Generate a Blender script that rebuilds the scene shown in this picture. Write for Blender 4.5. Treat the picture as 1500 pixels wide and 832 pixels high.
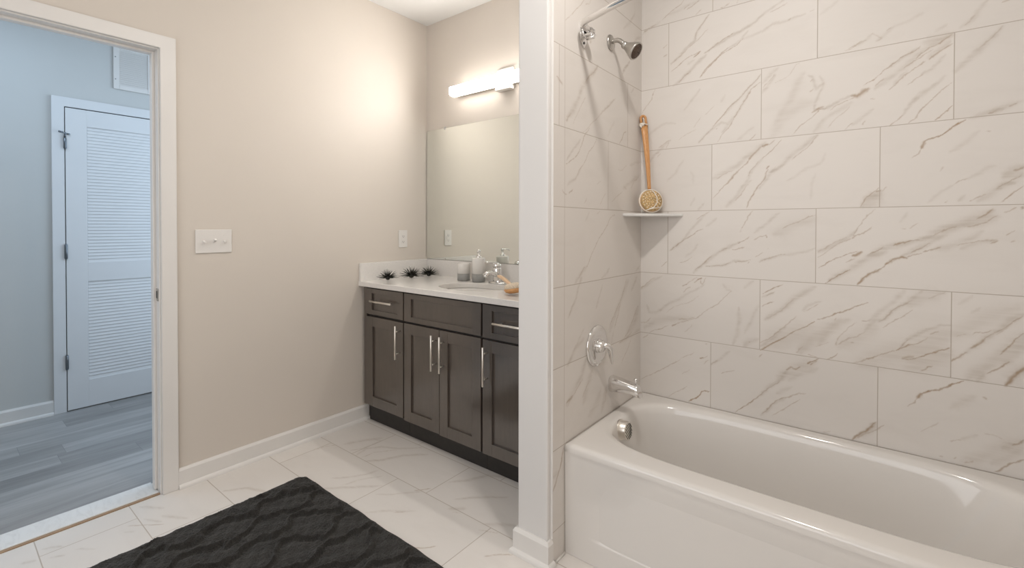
import bpy, bmesh, math, random
import numpy as np
from mathutils import Vector, Matrix, Euler

for o in list(bpy.data.objects):
    bpy.data.objects.remove(o)
SC = bpy.context.scene
COL = SC.collection
R_ = math.radians

# ------------------------------------------------------------------ camera, world, lights, exposure
cam_d = bpy.data.cameras.new('camera'); cam = bpy.data.objects.new('camera', cam_d); COL.objects.link(cam)
F_PX, PY, PITCH, ROLL, YAW = 679.684, 339.717, -0.0111276, 0.0010168, 0.6685642
CAM = Vector((2.65803, -2.33642, 1.27114))
_f = Vector((-math.sin(YAW), math.cos(YAW), 0)); _r = Vector((math.cos(YAW), math.sin(YAW), 0)); _u = Vector((0, 0, 1))
f2 = _f*math.cos(PITCH) + _u*math.sin(PITCH); u2 = _u*math.cos(PITCH) - _f*math.sin(PITCH)
r3 = _r*math.cos(ROLL) + u2*math.sin(ROLL); u3 = u2*math.cos(ROLL) - _r*math.sin(ROLL)
cam.matrix_world = Matrix(((r3.x, u3.x, -f2.x, CAM.x), (r3.y, u3.y, -f2.y, CAM.y), (r3.z, u3.z, -f2.z, CAM.z), (0, 0, 0, 1)))
cam_d.sensor_fit = 'HORIZONTAL'; cam_d.sensor_width = 36.0
cam_d.lens = 36.0*F_PX/1500.0
cam_d.shift_x = 0.0; cam_d.shift_y = -(416.0-PY)/1500.0
cam_d.clip_start = 0.02
SC.camera = cam

w = bpy.data.worlds.new('world'); SC.world = w; w.use_nodes = True
w.node_tree.nodes['Background'].inputs[0].default_value = (1, 1, 1, 1)
w.node_tree.nodes['Background'].inputs[1].default_value = 0.0

SC.view_settings.view_transform = 'Standard'
SC.view_settings.look = 'None'
SC.view_settings.gamma = 1.0
SC.view_settings.use_curve_mapping = False
SC.view_settings.exposure = -0.07

def area_light(name, loc, rot, sx, sy, power, color):
    d = bpy.data.lights.new(name, 'AREA'); d.shape = 'RECTANGLE'; d.size = sx; d.size_y = sy
    d.energy = power; d.color = color
    o = bpy.data.objects.new(name, d); COL.objects.link(o); o.location = loc; o.rotation_euler = rot
    return o
VANITY_EMIT = 86.0
CEIL_EMIT = 290.0
# soft fills added behind the camera and over the hall, bluish daylight in the hall
area_light('rear_fill_light', (1.7, -3.56, 1.5), (R_(90), 0, 0), 2.2, 1.75, 31.0, (0.98, 0.985, 1.0))  # added fill light, set just inside the invented rear window
area_light('hall_daylight', (-0.75, -0.25, 1.7), (R_(-90), 0, 0), 1.2, 1.9, 24.0, (0.63, 0.80, 1.0))
area_light('hall_fill_light', (-0.95, -2.6, 2.70), (0, 0, 0), 0.5, 1.5, 14.0, (0.63, 0.80, 1.0))  # added bluish fill under the hall ceiling, no fixture

# ------------------------------------------------------------------ constants
XF = 1.7057      # tile face of the shower end wall
YT = -0.0681     # tile face behind the tub
XE = 3.245       # right wall
YR = -3.6        # rear wall
HC = 2.767       # ceiling
YN = -0.803      # tub front
YP = -0.905      # partition end face
XP = 1.558       # partition face towards the vanity
XH = -1.705      # hall far wall
TR, TW, Z0, S0 = 0.307, 0.612, 2.26836, 0.13866

# ------------------------------------------------------------------ materials
def new_mat(name):
    m = bpy.data.materials.new(name); m.use_nodes = True
    nt = m.node_tree; b = nt.nodes['Principled BSDF']
    return m, nt, b
class NB:
    def __init__(s, nt): s.nt = nt
    def n(s, t, **kw):
        x = s.nt.nodes.new(t)
        for k, v in kw.items(): setattr(x, k, v)
        return x
    def link(s, a, b): s.nt.links.new(a, b)
    def m(s, op, a, b=None, c=None):
        x = s.n('ShaderNodeMath', operation=op)
        for i, v in enumerate((a, b, c)):
            if v is None: continue
            if hasattr(v, 'is_linked') or hasattr(v, 'links'): s.link(v, x.inputs[i])
            else: x.inputs[i].default_value = v
        return x.outputs[0]
    def mix(s, fac, a, b, blend='MIX'):
        x = s.n('ShaderNodeMix', data_type='RGBA', blend_type=blend)
        for sock, v in ((x.inputs[0], fac), (x.inputs[6], a), (x.inputs[7], b)):
            if hasattr(v, 'links'): s.link(v, sock)
            else:
                sock.default_value = v if not isinstance(v, tuple) or len(v) == 4 else (*v, 1)
        return x.outputs[2]
    def noise(s, vec, scale, detail=2.0, rough=0.5, dist=0.0):
        x = s.n('ShaderNodeTexNoise'); x.inputs['Scale'].default_value = scale
        x.inputs['Detail'].default_value = detail; x.inputs['Roughness'].default_value = rough
        x.inputs['Distortion'].default_value = dist
        if vec is not None: s.link(vec, x.inputs['Vector'])
        return x.outputs[0]
    def ramp(s, fac, stops):
        x = s.n('ShaderNodeValToRGB'); s.link(fac, x.inputs[0]); e = x.color_ramp.elements
        e[0].position, e[0].color = stops[0][0], (*stops[0][1], 1)
        e[1].position, e[1].color = stops[-1][0], (*stops[-1][1], 1)
        for p, c in stops[1:-1]:
            k = e.new(p); k.color = (*c, 1)
        return x.outputs[0]
    def coord(s, which='Object'):
        return s.n('ShaderNodeTexCoord').outputs[which]
    def mapping(s, vec, scale=(1, 1, 1), rot=(0, 0, 0), loc=(0, 0, 0)):
        x = s.n('ShaderNodeMapping'); s.link(vec, x.inputs[0])
        x.inputs['Scale'].default_value = scale; x.inputs['Rotation'].default_value = rot; x.inputs['Location'].default_value = loc
        return x.outputs[0]
    def bump(s, h, strength, dist, bsdf):
        x = s.n('ShaderNodeBump'); x.inputs['Strength'].default_value = strength; x.inputs['Distance'].default_value = dist
        s.link(h, x.inputs['Height']); s.link(x.outputs[0], bsdf.inputs['Normal'])

def plain(name, col, rough=0.5, metal=0.0, spec=0.5, coat=0.0, var=0.03, vscale=30.0, bump=0.0, bscale=200.0, sheen=0.0):
    m, nt, b = new_mat(name); k = NB(nt)
    v = k.coord()
    n = k.noise(v, vscale, 3.0)
    lo = tuple(c*(1-var) for c in col); hi = tuple(min(1, c*(1+var)) for c in col)
    k.link(k.ramp(n, [(0.3, lo), (0.7, hi)]), b.inputs['Base Color'])
    b.inputs['Roughness'].default_value = rough; b.inputs['Metallic'].default_value = metal
    b.inputs['Specular IOR Level'].default_value = spec
    b.inputs['Coat Weight'].default_value = coat; b.inputs['Coat Roughness'].default_value = 0.12
    b.inputs['Sheen Weight'].default_value = sheen
    if bump: k.bump(k.noise(v, bscale, 3.0), bump, 0.001, b)
    return m
def emit(name, col, strength):
    m, nt, b = new_mat(name)
    b.inputs['Base Color'].default_value = (0.9, 0.9, 0.9, 1)
    b.inputs['Emission Color'].default_value = (*col, 1); b.inputs['Emission Strength'].default_value = strength
    return m

M = {}
M['wall'] = plain('beige_wall_paint', (0.665, 0.605, 0.54), 0.55, spec=0.35, var=0.008, vscale=3, bump=0.12, bscale=260)
M['hallwall'] = plain('pale_grey_wall_paint', (0.60, 0.60, 0.58), 0.6, spec=0.3, var=0.008, vscale=3, bump=0.12, bscale=260)
M['ceil'] = plain('white_ceiling_paint', (0.78, 0.77, 0.75), 0.8, spec=0.2, var=0.01, vscale=4, bump=0.1, bscale=260)
M['trim'] = plain('white_trim_paint', (0.76, 0.735, 0.705), 0.35, var=0.01, vscale=6)
M['partition'] = plain('partition_paint', (0.74, 0.72, 0.70), 0.5, spec=0.35, var=0.008, vscale=3, bump=0.1, bscale=260)
M['doorpaint'] = plain('white_door_paint', (0.76, 0.76, 0.76), 0.3, var=0.01, vscale=6)
M['tub'] = plain('white_enamel', (0.74, 0.71, 0.675), 0.10, spec=0.6, var=0.006, vscale=3)
M['porcelain'] = plain('white_porcelain', (0.78, 0.75, 0.71), 0.12, spec=0.6, var=0.006, vscale=5)
M['quartz'] = plain('white_quartz_countertop', (0.76, 0.73, 0.695), 0.16, spec=0.5, var=0.025, vscale=90)
M['chrome'] = plain('polished_chrome', (0.80, 0.79, 0.78), 0.07, 1.0, var=0.01)
M['brushed'] = plain('brushed_nickel', (0.52, 0.50, 0.47), 0.30, 1.0, var=0.03, vscale=60)
M['nickelbar'] = plain('satin_nickel_pull', (0.80, 0.76, 0.70), 0.32, 1.0, var=0.02, vscale=60)
M['steel'] = plain('dark_steel_hinge', (0.20, 0.22, 0.24), 0.35, 1.0, var=0.03)
M['plastic'] = plain('white_switch_plastic', (0.76, 0.73, 0.695), 0.28, var=0.006)
M['slot'] = plain('dark_slot', (0.06, 0.055, 0.05), 0.6)
M['nozzle'] = plain('brown_rubber_nozzles', (0.10, 0.065, 0.045), 0.5, var=0.3, vscale=160)
M['ceramic'] = plain('white_glazed_ceramic', (0.80, 0.77, 0.73), 0.2, var=0.01)
M['band'] = plain('grey_matte_band', (0.30, 0.295, 0.28), 0.5, var=0.04, vscale=80)
M['spike'] = plain('black_green_spikes', (0.030, 0.030, 0.022), 0.35, var=0.5, vscale=60)
M['bristle'] = plain('cream_bristles', (0.66, 0.55, 0.42), 0.8, var=0.25, vscale=250, bump=0.5, bscale=700)
M['bristle2'] = plain('golden_bristles', (0.50, 0.34, 0.16), 0.8, var=0.45, vscale=160, bump=0.6, bscale=500)
M['cord'] = plain('cotton_cord', (0.78, 0.72, 0.64), 0.8, var=0.1, vscale=200)
M['tuft'] = plain('pale_bristle_tufts', (0.85, 0.80, 0.72), 0.6, var=0.05)
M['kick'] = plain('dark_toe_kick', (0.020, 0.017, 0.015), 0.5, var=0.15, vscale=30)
M['bronzestrip'] = plain('tan_edge_strip', (0.33, 0.22, 0.13), 0.4, var=0.08, vscale=20)
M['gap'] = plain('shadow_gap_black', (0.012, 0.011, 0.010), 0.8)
M['grout_caulk'] = plain('white_caulk', (0.70, 0.67, 0.63), 0.5)
M['vanity_glow'] = emit('vanity_diffuser_glow', (1.0, 0.965, 0.92), VANITY_EMIT)
M['vanity_side'] = emit('vanity_diffuser_side', (1.0, 0.955, 0.90), VANITY_EMIT*0.11)
M['ceil_glow'] = emit('ceiling_diffuser_glow', (1.0, 0.955, 0.905), CEIL_EMIT)

def mat_mirror():
    m, nt, b = new_mat('mirror_glass')
    b.inputs['Base Color'].default_value = (0.86, 0.885, 0.855, 1); b.inputs['Metallic'].default_value = 1.0
    b.inputs['Roughness'].default_value = 0.01
    return m
M['mirror'] = mat_mirror()
M['mirror_edge'] = plain('mirror_edge', (0.10, 0.13, 0.11), 0.2)

def mat_wood(name, c0, c1, axis=(1, 1, 12), scale=14.0, rough=0.4):
    m, nt, b = new_mat(name); k = NB(nt)
    v = k.mapping(k.coord(), scale=axis)
    n = k.noise(v, scale, 4.0, 0.6, 0.6)
    k.link(k.ramp(n, [(0.3, c0), (0.7, c1)]), b.inputs['Base Color'])
    b.inputs['Roughness'].default_value = rough
    return m
M['beech'] = mat_wood('orange_beech_wood', (0.52, 0.245, 0.085), (0.68, 0.36, 0.15), (14, 14, 2))
M['palewood'] = mat_wood('pale_beech_wood', (0.66, 0.43, 0.25), (0.78, 0.55, 0.35), (8, 3, 14))

def mat_espresso():
    m, nt, b = new_mat('espresso_stained_wood'); k = NB(nt)
    v = k.mapping(k.coord(), scale=(24, 24, 2.0))
    n = k.noise(v, 3.0, 5.0, 0.65, 0.4)
    n2 = k.noise(k.coord(), 5.0, 3.0)
    c = k.ramp(n, [(0.25, (0.056, 0.042, 0.033)), (0.75, (0.084, 0.065, 0.051))])
    c = k.mix(0.35, c, k.ramp(n2, [(0.3, (0.046, 0.035, 0.028)), (0.7, (0.096, 0.076, 0.060))]))
    k.link(c, b.inputs['Base Color'])
    b.inputs['Roughness'].default_value = 0.30
    b.inputs['Specular IOR Level'].default_value = 0.55
    b.inputs['Coat Weight'].default_value = 1.0; b.inputs['Coat IOR'].default_value = 1.65; b.inputs['Coat Roughness'].default_value = 0.15
    k.bump(n, 0.05, 0.001, b)
    return m
M['espresso'] = mat_espresso()

TILE_C = (0.735, 0.695, 0.655)
def mat_tile(name, kind):
    """marble-look porcelain: traced veins come in the 'vein' attribute, grout from the tile layout"""
    m, nt, b = new_mat(name); k = NB(nt)
    P = k.coord(); sep = k.n('ShaderNodeSeparateXYZ'); k.link(P, sep.inputs[0])
    x, y, z = sep.outputs
    at = k.n('ShaderNodeAttribute', attribute_name='vein', attribute_type='GEOMETRY')
    sa = k.n('ShaderNodeSeparateColor'); k.link(at.outputs['Color'], sa.inputs[0])
    if kind == 'back':
        row = k.m('DIVIDE', k.m('SUBTRACT', Z0, z), TR); rr = TR
        kk = k.m('FLOOR', row)
        u = k.m('DIVIDE', k.m('ADD', k.m('SUBTRACT', x, XF+S0), k.m('MULTIPLY', kk, TW/3)), TW)
        hor, gate = x, None
    elif kind == 'end':
        row = k.m('DIVIDE', k.m('SUBTRACT', Z0, z), TR); rr = TR
        kk = k.m('FLOOR', row)
        u = k.m('DIVIDE', k.m('SUBTRACT', k.m('SUBTRACT', y, -0.232), k.m('MULTIPLY', k.m('SUBTRACT', kk, 1.0), -TW/3)), TW)
        gate = k.m('LESS_THAN', k.m('ABSOLUTE', k.m('SUBTRACT', kk, 1.5)), 0.9)
    else:
        rr = 0.3023
        row = k.m('DIVIDE', k.m('ADD', y, 1.7715), rr)
        kk = k.m('FLOOR', row)
        u = k.m('DIVIDE', k.m('SUBTRACT', k.m('SUBTRACT', x, 0.345), k.m('MULTIPLY', kk, 0.2095)), 0.62)
        gate = None
    def line(t, size, half):
        d = k.m('MULTIPLY', k.m('SUBTRACT', 0.5, k.m('ABSOLUTE', k.m('SUBTRACT', k.m('FRACT', t), 0.5))), size)
        mr = k.n('ShaderNodeMapRange', interpolation_type='SMOOTHSTEP')
        k.link(d, mr.inputs[0]); mr.inputs[1].default_value = half*0.5; mr.inputs[2].default_value = half*1.6
        mr.inputs[3].default_value = 1.0; mr.inputs[4].default_value = 0.0
        return mr.outputs[0]
    g = 0.00115 if kind != 'floor' else 0.0016
    gr_h = line(row, rr, g); gr_v = line(u, TW, g)
    if gate is not None: gr_v = k.m('MULTIPLY', gr_v, gate)
    gr = k.m('MAXIMUM', gr_h, gr_v)
    if kind == 'end':
        d = k.m('ABSOLUTE', k.m('SUBTRACT', y, YN))
        mr = k.n('ShaderNodeMapRange'); k.link(d, mr.inputs[0]); mr.inputs[1].default_value = g*0.5; mr.inputs[2].default_value = g*1.5
        mr.inputs[3].default_value = 0.8; mr.inputs[4].default_value = 0.0
        gr = k.m('MAXIMUM', gr, mr.outputs[0])
    # tile colour with per-tile tone and faint clouding
    wn = k.n('ShaderNodeTexWhiteNoise'); cmb = k.n('ShaderNodeCombineXYZ')
    k.link(kk, cmb.inputs[0]); k.link(k.m('FLOOR', u), cmb.inputs[1]); k.link(cmb.outputs[0], wn.inputs['Vector'])
    tone = k.m('ADD', 0.975, k.m('MULTIPLY', wn.outputs['Value'], 0.04))
    off = k.n('ShaderNodeVectorMath', operation='MULTIPLY_ADD'); k.link(wn.outputs['Color'], off.inputs[0])
    off.inputs[1].default_value = (7, 7, 7); k.link(P, off.inputs[2])
    if kind == 'back': rot, sc = (0, R_(38), 0), (2.2, 5.0, 6.5)
    elif kind == 'end': rot, sc = (R_(-45), 0, 0), (5.0, 2.2, 6.5)
    else: rot, sc = (0, 0, R_(-35)), (2.2, 6.5, 5.0)
    ov = k.mapping(off.outputs[0], scale=sc, rot=rot)
    cloud = k.noise(ov, 1.6, 5.0, 0.6, 0.5)
    cmask = k.n('ShaderNodeMapRange'); k.link(cloud, cmask.inputs[0]); cmask.inputs[1].default_value = 0.50; cmask.inputs[2].default_value = 0.75
    fine = k.noise(P, 55.0, 4.0, 0.7)
    brk = k.noise(P, 24.0, 3.0, 0.6)
    base = k.mix(k.m('MULTIPLY', cmask.outputs[0], 0.22), (*TILE_C, 1), (0.60, 0.555, 0.51, 1))
    if kind == 'back': srot, ssc = (0, R_(40), 0), (4.0, 1.0, 70.0)
    elif kind == 'end': srot, ssc = (R_(-55), 0, 0), (1.0, 4.0, 70.0)
    else: srot, ssc = (0, 0, R_(-40)), (4.0, 70.0, 1.0)
    streak = k.noise(k.mapping(P, scale=ssc, rot=srot), 1.0, 4.0, 0.65, 0.35)
    smr = k.n('ShaderNodeMapRange'); k.link(streak, smr.inputs[0]); smr.inputs[1].default_value = 0.32; smr.inputs[2].default_value = 0.68
    gfac = k.m('MULTIPLY', sa.outputs[0], k.m('ADD', 0.35, k.m('MULTIPLY', smr.outputs[0], 0.70)))
    base = k.mix(k.m('MINIMUM', gfac, 1.0), base, (0.45, 0.385, 0.32, 1))
    bfac = k.m('MULTIPLY', sa.outputs[1], k.m('ADD', 0.35, k.m('MULTIPLY', brk, 1.0)))
    base = k.mix(k.m('MINIMUM', bfac, 1.0), base, (0.335, 0.225, 0.13, 1))
    tn = k.n('ShaderNodeCombineColor'); [k.link(tone, tn.inputs[i]) for i in range(3)]
    base = k.mix(1.0, base, tn.outputs[0], 'MULTIPLY')
    gcol = (0.48, 0.42, 0.36, 1) if kind != 'floor' else (0.50, 0.44, 0.38, 1)
    base = k.mix(gr, base, gcol)
    k.link(base, b.inputs['Base Color'])
    k.link(k.m('ADD', 0.44 if kind != 'floor' else 0.38, k.m('MULTIPLY', gr, 0.5)), b.inputs['Roughness'])
    b.inputs['Specular IOR Level'].default_value = 0.30
    k.bump(k.m('SUBTRACT', 1.0, gr), 0.5, 0.0012, b)
    return m
M['tile_back'] = mat_tile('marble_wall_tile_long_wall', 'back')
M['tile_end'] = mat_tile('marble_wall_tile_end_wall', 'end')
M['tile_floor'] = mat_tile('marble_floor_tile', 'floor')

def mat_marble():
    m, nt, b = new_mat('white_marble_slab'); k = NB(nt)
    v = k.mapping(k.coord(), scale=(3, 8, 8), rot=(0, 0, R_(20)))
    n = k.noise(v, 4.0, 6.0, 0.65, 1.5)
    k.link(k.ramp(n, [(0.25, (0.68, 0.665, 0.645)), (0.5, (0.75, 0.74, 0.72)), (0.8, (0.78, 0.77, 0.75))]), b.inputs['Base Color'])
    b.inputs['Roughness'].default_value = 0.2
    return m
M['marble'] = mat_marble()

def mat_planks():
    m, nt, b = new_mat('grey_oak_plank_floor'); k = NB(nt)
    P = k.coord(); sep = k.n('ShaderNodeSeparateXYZ'); k.link(P, sep.inputs[0])
    x, y, z = sep.outputs
    PW, PL = 0.152, 1.22
    r = k.m('DIVIDE', k.m('SUBTRACT', x, -0.155), PW); kk = k.m('FLOOR', r)
    w1 = k.n('ShaderNodeTexWhiteNoise', noise_dimensions='1D'); k.link(kk, w1.inputs['W'])
    u = k.m('ADD', k.m('DIVIDE', y, PL), w1.outputs['Value']); cc = k.m('FLOOR', u)
    cmb = k.n('ShaderNodeCombineXYZ'); k.link(kk, cmb.inputs[0]); k.link(cc, cmb.inputs[1])
    w2 = k.n('ShaderNodeTexWhiteNoise'); k.link(cmb.outputs[0], w2.inputs['Vector'])
    off = k.n('ShaderNodeVectorMath', operation='MULTIPLY_ADD'); k.link(w2.outputs['Color'], off.inputs[0])
    off.inputs[1].default_value = (9, 9, 9); k.link(P, off.inputs[2])
    g1 = k.noise(k.mapping(off.outputs[0], scale=(26, 1.6, 1)), 2.0, 5.0, 0.6, 0.6)
    g2 = k.noise(k.mapping(off.outputs[0], scale=(7, 0.8, 1)), 1.6, 3.0, 0.5, 0.8)
    c = k.ramp(g1, [(0.25, (0.235, 0.225, 0.22)), (0.75, (0.40, 0.39, 0.38))])
    c = k.mix(0.5, c, k.ramp(g2, [(0.3, (0.215, 0.21, 0.205)), (0.7, (0.45, 0.44, 0.43))]))
    tone = k.m('ADD', 0.80, k.m('MULTIPLY', w2.outputs['Value'], 0.42))
    tn = k.n('ShaderNodeCombineColor'); [k.link(tone, tn.inputs[i]) for i in range(3)]
    c = k.mix(1.0, c, tn.outputs[0], 'MULTIPLY')
    def seam(t, size, half):
        d = k.m('MULTIPLY', k.m('SUBTRACT', 0.5, k.m('ABSOLUTE', k.m('SUBTRACT', k.m('FRACT', t), 0.5))), size)
        return k.m('LESS_THAN', d, half)
    s = k.m('MAXIMUM', seam(r, PW, 0.0009), seam(u, PL, 0.0009))
    c = k.mix(k.m('MULTIPLY', s, 0.6), c, (0.12, 0.12, 0.125, 1))
    k.link(c, b.inputs['Base Color']); b.inputs['Roughness'].default_value = 0.32
    k.bump(g1, 0.08, 0.001, b)
    return m
M['planks'] = mat_planks()

def mat_rug():
    m, nt, b = new_mat('charcoal_plush_pile'); k = NB(nt)
    P = k.coord()
    n = k.noise(P, 260.0, 2.0, 0.75); n2 = k.noise(P, 9.0, 3.0)
    c = k.ramp(n, [(0.3, (0.008, 0.008, 0.008)), (0.72, (0.085, 0.080, 0.073))])
    c = k.mix(0.35, c, k.ramp(n2, [(0.35, (0.010, 0.010, 0.010)), (0.7, (0.034, 0.031, 0.027))]))
    at = k.n('ShaderNodeAttribute', attribute_name='cord', attribute_type='GEOMETRY')
    sx_ = k.n('ShaderNodeSeparateColor'); k.link(at.outputs['Color'], sx_.inputs[0])
    c = k.mix(k.m('MULTIPLY', sx_.outputs[0], 0.6), c, (0.016, 0.014, 0.0115, 1))
    k.link(c, b.inputs['Base Color']); b.inputs['Roughness'].default_value = 0.95
    b.inputs['Specular IOR Level'].default_value = 0.15
    b.inputs['Sheen Weight'].default_value = 0.12; b.inputs['Sheen Roughness'].default_value = 0.5
    k.bump(n, 0.9, 0.003, b)
    return m
M['rug'] = mat_rug()
M['rug_edge'] = plain('black_rug_binding', (0.012, 0.012, 0.012), 0.9, var=0.3, vscale=200)

# ------------------------------------------------------------------ mesh helpers
class MB:
    """collects shapes into one mesh"""
    def __init__(s): s.bm = bmesh.new(); s.smooth = []
    def _mark(s, before, smooth):
        if smooth:
            for f in s.bm.faces:
                if f.index == -1 or f not in before: f.smooth = True
    def box(s, x0, x1, y0, y1, z0, z1, bev=0.0, seg=2, mtx=None):
        t = bmesh.new()
        bmesh.ops.create_cube(t, size=1.0, matrix=Matrix.Translation(((x0+x1)/2, (y0+y1)/2, (z0+z1)/2)) @ Matrix.Diagonal((abs(x1-x0), abs(y1-y0), abs(z1-z0), 1)))
        if bev > 0: bmesh.ops.bevel(t, geom=t.edges[:], offset=bev, segments=seg, profile=0.5, affect='EDGES')
        s.add(t, mtx); return s
    def add(s, t, mtx=None, smooth=False):
        if mtx is not None: bmesh.ops.transform(t, matrix=mtx, verts=t.verts[:])
        if smooth:
            for f in t.faces: f.smooth = True
        me = bpy.data.meshes.new('tmp'); t.to_mesh(me); t.free()
        s.bm.from_mesh(me); bpy.data.meshes.remove(me)
    def grid(s, rows, close_u=False, close_v=False, cap0=False, cap1=False, smooth=True, flip=False):
        t = bmesh.new()
        V = [[t.verts.new(p) for p in r] for r in rows]
        n, mm = len(V), len(V[0])
        for i in range(n if close_v else n-1):
            for j in range(mm if close_u else mm-1):
                a, b_, c, d = V[i][j], V[i][(j+1) % mm], V[(i+1) % n][(j+1) % mm], V[(i+1) % n][j]
                try: f = t.faces.new((a, d, c, b_) if flip else (a, b_, c, d)); f.smooth = smooth
                except ValueError: pass
        if cap0: t.faces.new(V[0] if flip else V[0][::-1])
        if cap1: t.faces.new(V[-1][::-1] if flip else V[-1])
        s.add(t); return s
    def lathe(s, prof, mtx=None, n=32, smooth=True, sx=1.0, sy=1.0):
        """prof: list of (radius, z)"""
        rows = [[Vector((r*math.cos(2*math.pi*j/n)*sx, r*math.sin(2*math.pi*j/n)*sy, z)) for j in range(n)] for r, z in prof]
        if mtx is not None: rows = [[mtx @ p for p in r] for r in rows]
        return s.grid(rows, close_u=True, cap0=prof[0][0] > 1e-6, cap1=prof[-1][0] > 1e-6, smooth=smooth)
    def tube(s, pts, rad, n=12, smooth=True, cap=True, flat=None, up=None):
        """swept round (or flattened) tube; rad scalar or list; flat = list/scalar of second radius"""
        pts = [Vector(p) for p in pts]; m_ = len(pts)
        rad = rad if isinstance(rad, (list, tuple)) else [rad]*m_
        fl = rad if flat is None else (flat if isinstance(flat, (list, tuple)) else [flat]*m_)
        rows = []; prev = None
        for i, p in enumerate(pts):
            d = (pts[min(i+1, m_-1)] - pts[max(i-1, 0)]).normalized()
            if prev is None:
                a = Vector(up) if up is not None else (Vector((0, 0, 1)) if abs(d.z) < 0.9 else Vector((1, 0, 0)))
                e1 = (a - d*a.dot(d)).normalized()
            else: e1 = (prev - d*prev.dot(d)).normalized()
            prev = e1; e2 = d.cross(e1)
            rows.append([p + e1*(fl[i]*math.sin(2*math.pi*j/n)) + e2*(rad[i]*math.cos(2*math.pi*j/n)) for j in range(n)])
        return s.grid(rows, close_u=True, cap0=cap, cap1=cap, smooth=smooth, flip=True)
    def cyl(s, p0, p1, r, n=20, r1=None, bev=0.0):
        p0, p1 = Vector(p0), Vector(p1); r1 = r if r1 is None else r1
        L = (p1-p0).length; q = (p1-p0).to_track_quat('Z', 'Y').to_matrix().to_4x4(); q.translation = p0
        bv = min(bev, r*0.6, L*0.4)
        pr = [(r-bv, 0), (r, bv), (r1, L-bv), (r1-bv, L)] if bv > 0 else [(r, 0), (r1, L)]
        t = MB(); t.lathe(pr, q, n)
        for f in t.bm.faces: f.smooth = len(f.verts) == 4
        s.add(t.bm); return s
    def ball(s, c, r, n=20, scale=(1, 1, 1), mtx=None):
        t = bmesh.new(); bmesh.ops.create_uvsphere(t, u_segments=n, v_segments=n//2+2, radius=r)
        mm = Matrix.Translation(c) @ Matrix.Diagonal((*scale, 1))
        s.add(t, mm if mtx is None else mtx @ mm, smooth=True); return s
    def prism(s, poly, axis, a, b):
        """extrude 2-D polygon along an axis: 'x' -> poly in (y,z), 'y' -> (x,z), 'z' -> (x,y)"""
        f = {'x': lambda p, t: (t, p[0], p[1]), 'y': lambda p, t: (p[0], t, p[1]), 'z': lambda p, t: (p[0], p[1], t)}[axis]
        t = bmesh.new(); A = [t.verts.new(f(p, a)) for p in poly]; B = [t.verts.new(f(p, b)) for p in poly]
        t.faces.new(A); t.faces.new(B[::-1]); n = len(poly)
        for i in range(n): t.faces.new((A[i], B[i], B[(i+1) % n], A[(i+1) % n]))
        bmesh.ops.recalc_face_normals(t, faces=t.faces[:])
        s.add(t); return s

def root_loc(o):
    v = Vector(o.location)
    while o.parent: o = o.parent; v += Vector(o.location)
    return v
def obj(name, mb, mat, parent=None, loc=None, label=None):
    """one mesh object; world-space shapes are moved into the thing's frame"""
    me = bpy.data.meshes.new(name)
    bm = mb.bm if isinstance(mb, MB) else mb
    if parent is not None: bmesh.ops.translate(bm, verts=bm.verts[:], vec=-root_loc(parent))
    elif loc is not None: bmesh.ops.translate(bm, verts=bm.verts[:], vec=-Vector(loc))
    bm.to_mesh(me); bm.free()
    for m_ in (mat if isinstance(mat, (list, tuple)) else [mat]): me.materials.append(m_)
    o = bpy.data.objects.new(name, me); COL.objects.link(o)
    if parent is not None: o.parent = parent
    elif loc is not None: o.location = loc
    if label: o['label'] = label
    return o
def thing(name, label, cat, loc, group=None):
    o = bpy.data.objects.new(name, None); COL.objects.link(o); o.location = loc
    o.empty_display_size = 0.05
    o['label'] = label; o['category'] = cat
    if group: o['group'] = group
    return o
def tag(o, label, cat, group=None):
    o['label'] = label; o['category'] = cat
    if group: o['group'] = group
    return o
def struct(name, mb=None, mat=None, loc=(0, 0, 0)):
    if mb is None:
        o = bpy.data.objects.new(name, None); COL.objects.link(o); o.location = loc
    else: o = obj(name, mb, mat, None, None)
    o['kind'] = 'structure'
    return o
def tilt(c, axis_to, spin=0.0):
    """frame at c whose Z axis points along axis_to"""
    q = Vector(axis_to).normalized().to_track_quat('Z', 'Y').to_matrix().to_4x4()
    return Matrix.Translation(c) @ q @ Matrix.Rotation(spin, 4, 'Z')

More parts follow.
